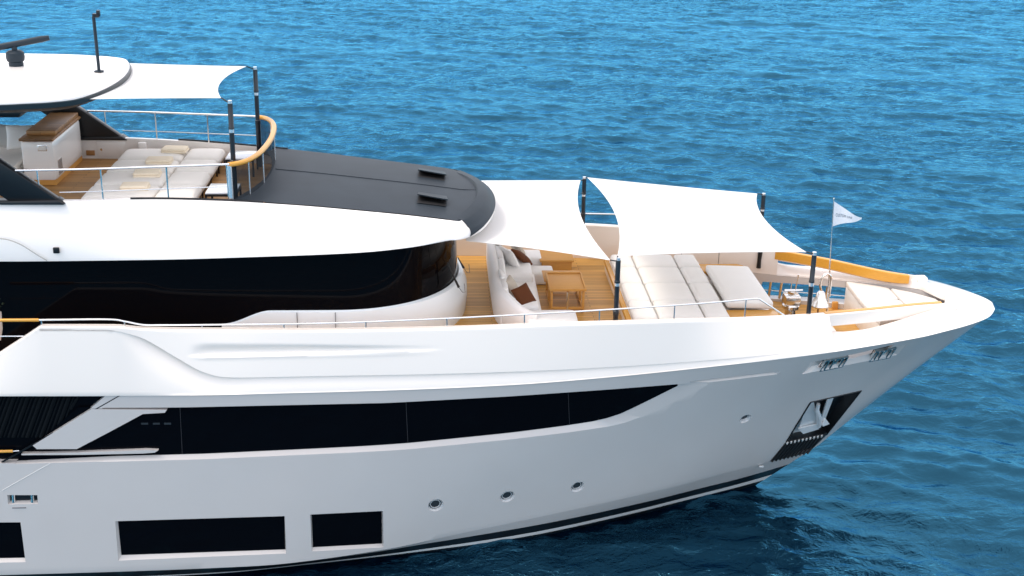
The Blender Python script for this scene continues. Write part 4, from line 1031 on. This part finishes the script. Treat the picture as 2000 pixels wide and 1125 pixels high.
for (x, y, lab, rz) in ((-4.55, 1.35, 'white topped side table with black legs near the far windscreen', 0), (-4.52, -1.55, 'white topped side table with black legs in front of the near windscreen post', 0)):
    t = empty('side_table', (x, y, 7.505), rz, lab, 'side table', 'small white topped tables on the upper deck')
    h = .42
    MB().box((-.31, -.36, h-.02), (.31, .36, h+.015)).build('top', ['tabletop'], t, bevel=.006)
    for (lo, hi) in (((-.32, -.37, h-.07), (.32, -.34, h-.02)), ((-.32, .34, h-.07), (.32, .37, h-.02)), ((-.32, -.34, h-.07), (-.29, .34, h-.02)), ((.29, -.34, h-.07), (.32, .34, h-.02))):
        MB().box(lo, hi).build('apron', ['black'], t)
    for a in (-.3, .3):
        for c in (-.35, .35): MB().box((a-.02, c-.02, 0), (a+.02, c+.02, h-.05)).build('leg', ['black'], t)
bar = empty('bar_cabinet', (-8.8, 1.35, 7.505), 0, 'white bar cabinet with brown wooden lid on the upper deck', 'cabinet')
MB().rbox((0, 0, .55), (.72, 2.3, .90), .08, 7).build('body', ['brow'], bar)
MB().box((-.33, -1.1, 0), (.33, 1.12, .12)).build('plinth', ['teakfurn'], bar)
MB().box((-.37, -1.17, 1.0), (.37, 1.17, 1.06)).build('counter', ['bartop'], bar, bevel=.02)
MB().box((-.31, -.78, 1.06), (.33, 1.14, 1.15)).build('lid', ['bartop'], bar, bevel=.015)
MB().box((.02, -1.158, .78), (.22, -1.148, .92)).build('socket_plate', ['steel'], bar, bevel=.004)
MB().box((.04, -1.162, .80), (.20, -1.156, .90)).build('socket_cover', ['cream'], bar)
vg = MB().box((.358, -.95, .18), (.364, -.62, .52)).build('vent_grille', ['steel'], bar)
for k in range(9): MB().box((.362, -.93, .20+k*.034), (.368, -.64, .212+k*.034)).build('grille_slat', ['line'], vg)
us = empty('upper_sofa', (-10.1, 1.1, 7.505), 0, 'cream sofa partly seen at the left edge of the upper deck', 'sofa')
MB().rbox((0, 0, .22), (1.7, 2.2, .3), .06, 6).build('base', ['linen'], us); MB().rbox((0, -.1, .42), (1.66, 2.0, .18), .06, 6, puff=.02).build('seat_cushion', ['linen'], us)
MB().rbox((0, 1.05, .6), (1.7, .22, .6), .08, 6).build('backrest', ['linen'], us)
for (px, py, y, rot, m, lab) in ((40, 268, 1.25, (66, 0, 8), 'fabric', 'large pale pillow beside the bar cabinet on the upper deck sofa'), (10, 266, 1.35, (62, 0, -14), 'grey', 'greyish pillow at the left edge of the upper deck sofa')):
    o = MB().rbox((0, 0, 0), (.62, .56, .06), .028, 10, puff=.07, pinch=.06).build('pillow', [m], smooth=0); o.location = onY((px, py), y); o.rotation_euler = [R(a) for a in rot]
    tag(o, lab, 'pillow', 'pillows on the upper deck sofa')
# planter on the side deck, far left
pt = empty('planter', (-9.33, -2.45, 4.755), 0, 'cream round planter on pale legs in the shadow at the left edge', 'planter')
MB().lathe([(.27, .22), (.36, .24), (.40, .5), (.40, .86), (.37, .87), (.36, .8), (.001, .78)], (0, 0, 0), 32).build('pot', ['cream'], pt)
for a in (20, 140, 260): MB().tube([(.25*math.cos(R(a)), .25*math.sin(R(a)), .25), (.3*math.cos(R(a)), .3*math.sin(R(a)), 0)], [.035, .022], 8).build('leg', ['cream'], pt)
mb = MB()
for k in range(260):
    th, ph, r = rng.random()*6.28, rng.random()*1.4, .14+.3*rng.random(); c = Vector((r*math.cos(th), r*math.sin(th), .84+.5*rng.random()*(1-r)))
    d = Vector((rng.normal(), rng.normal(), rng.normal())).normalized(); e = d.orthogonal().normalized(); mb.add([c-d*.07, c+e*.025, c+d*.07, c-e*.025], [(0, 1, 2, 3)])
mb.build('foliage', ['leaf'], pt, smooth=0, fix=False)
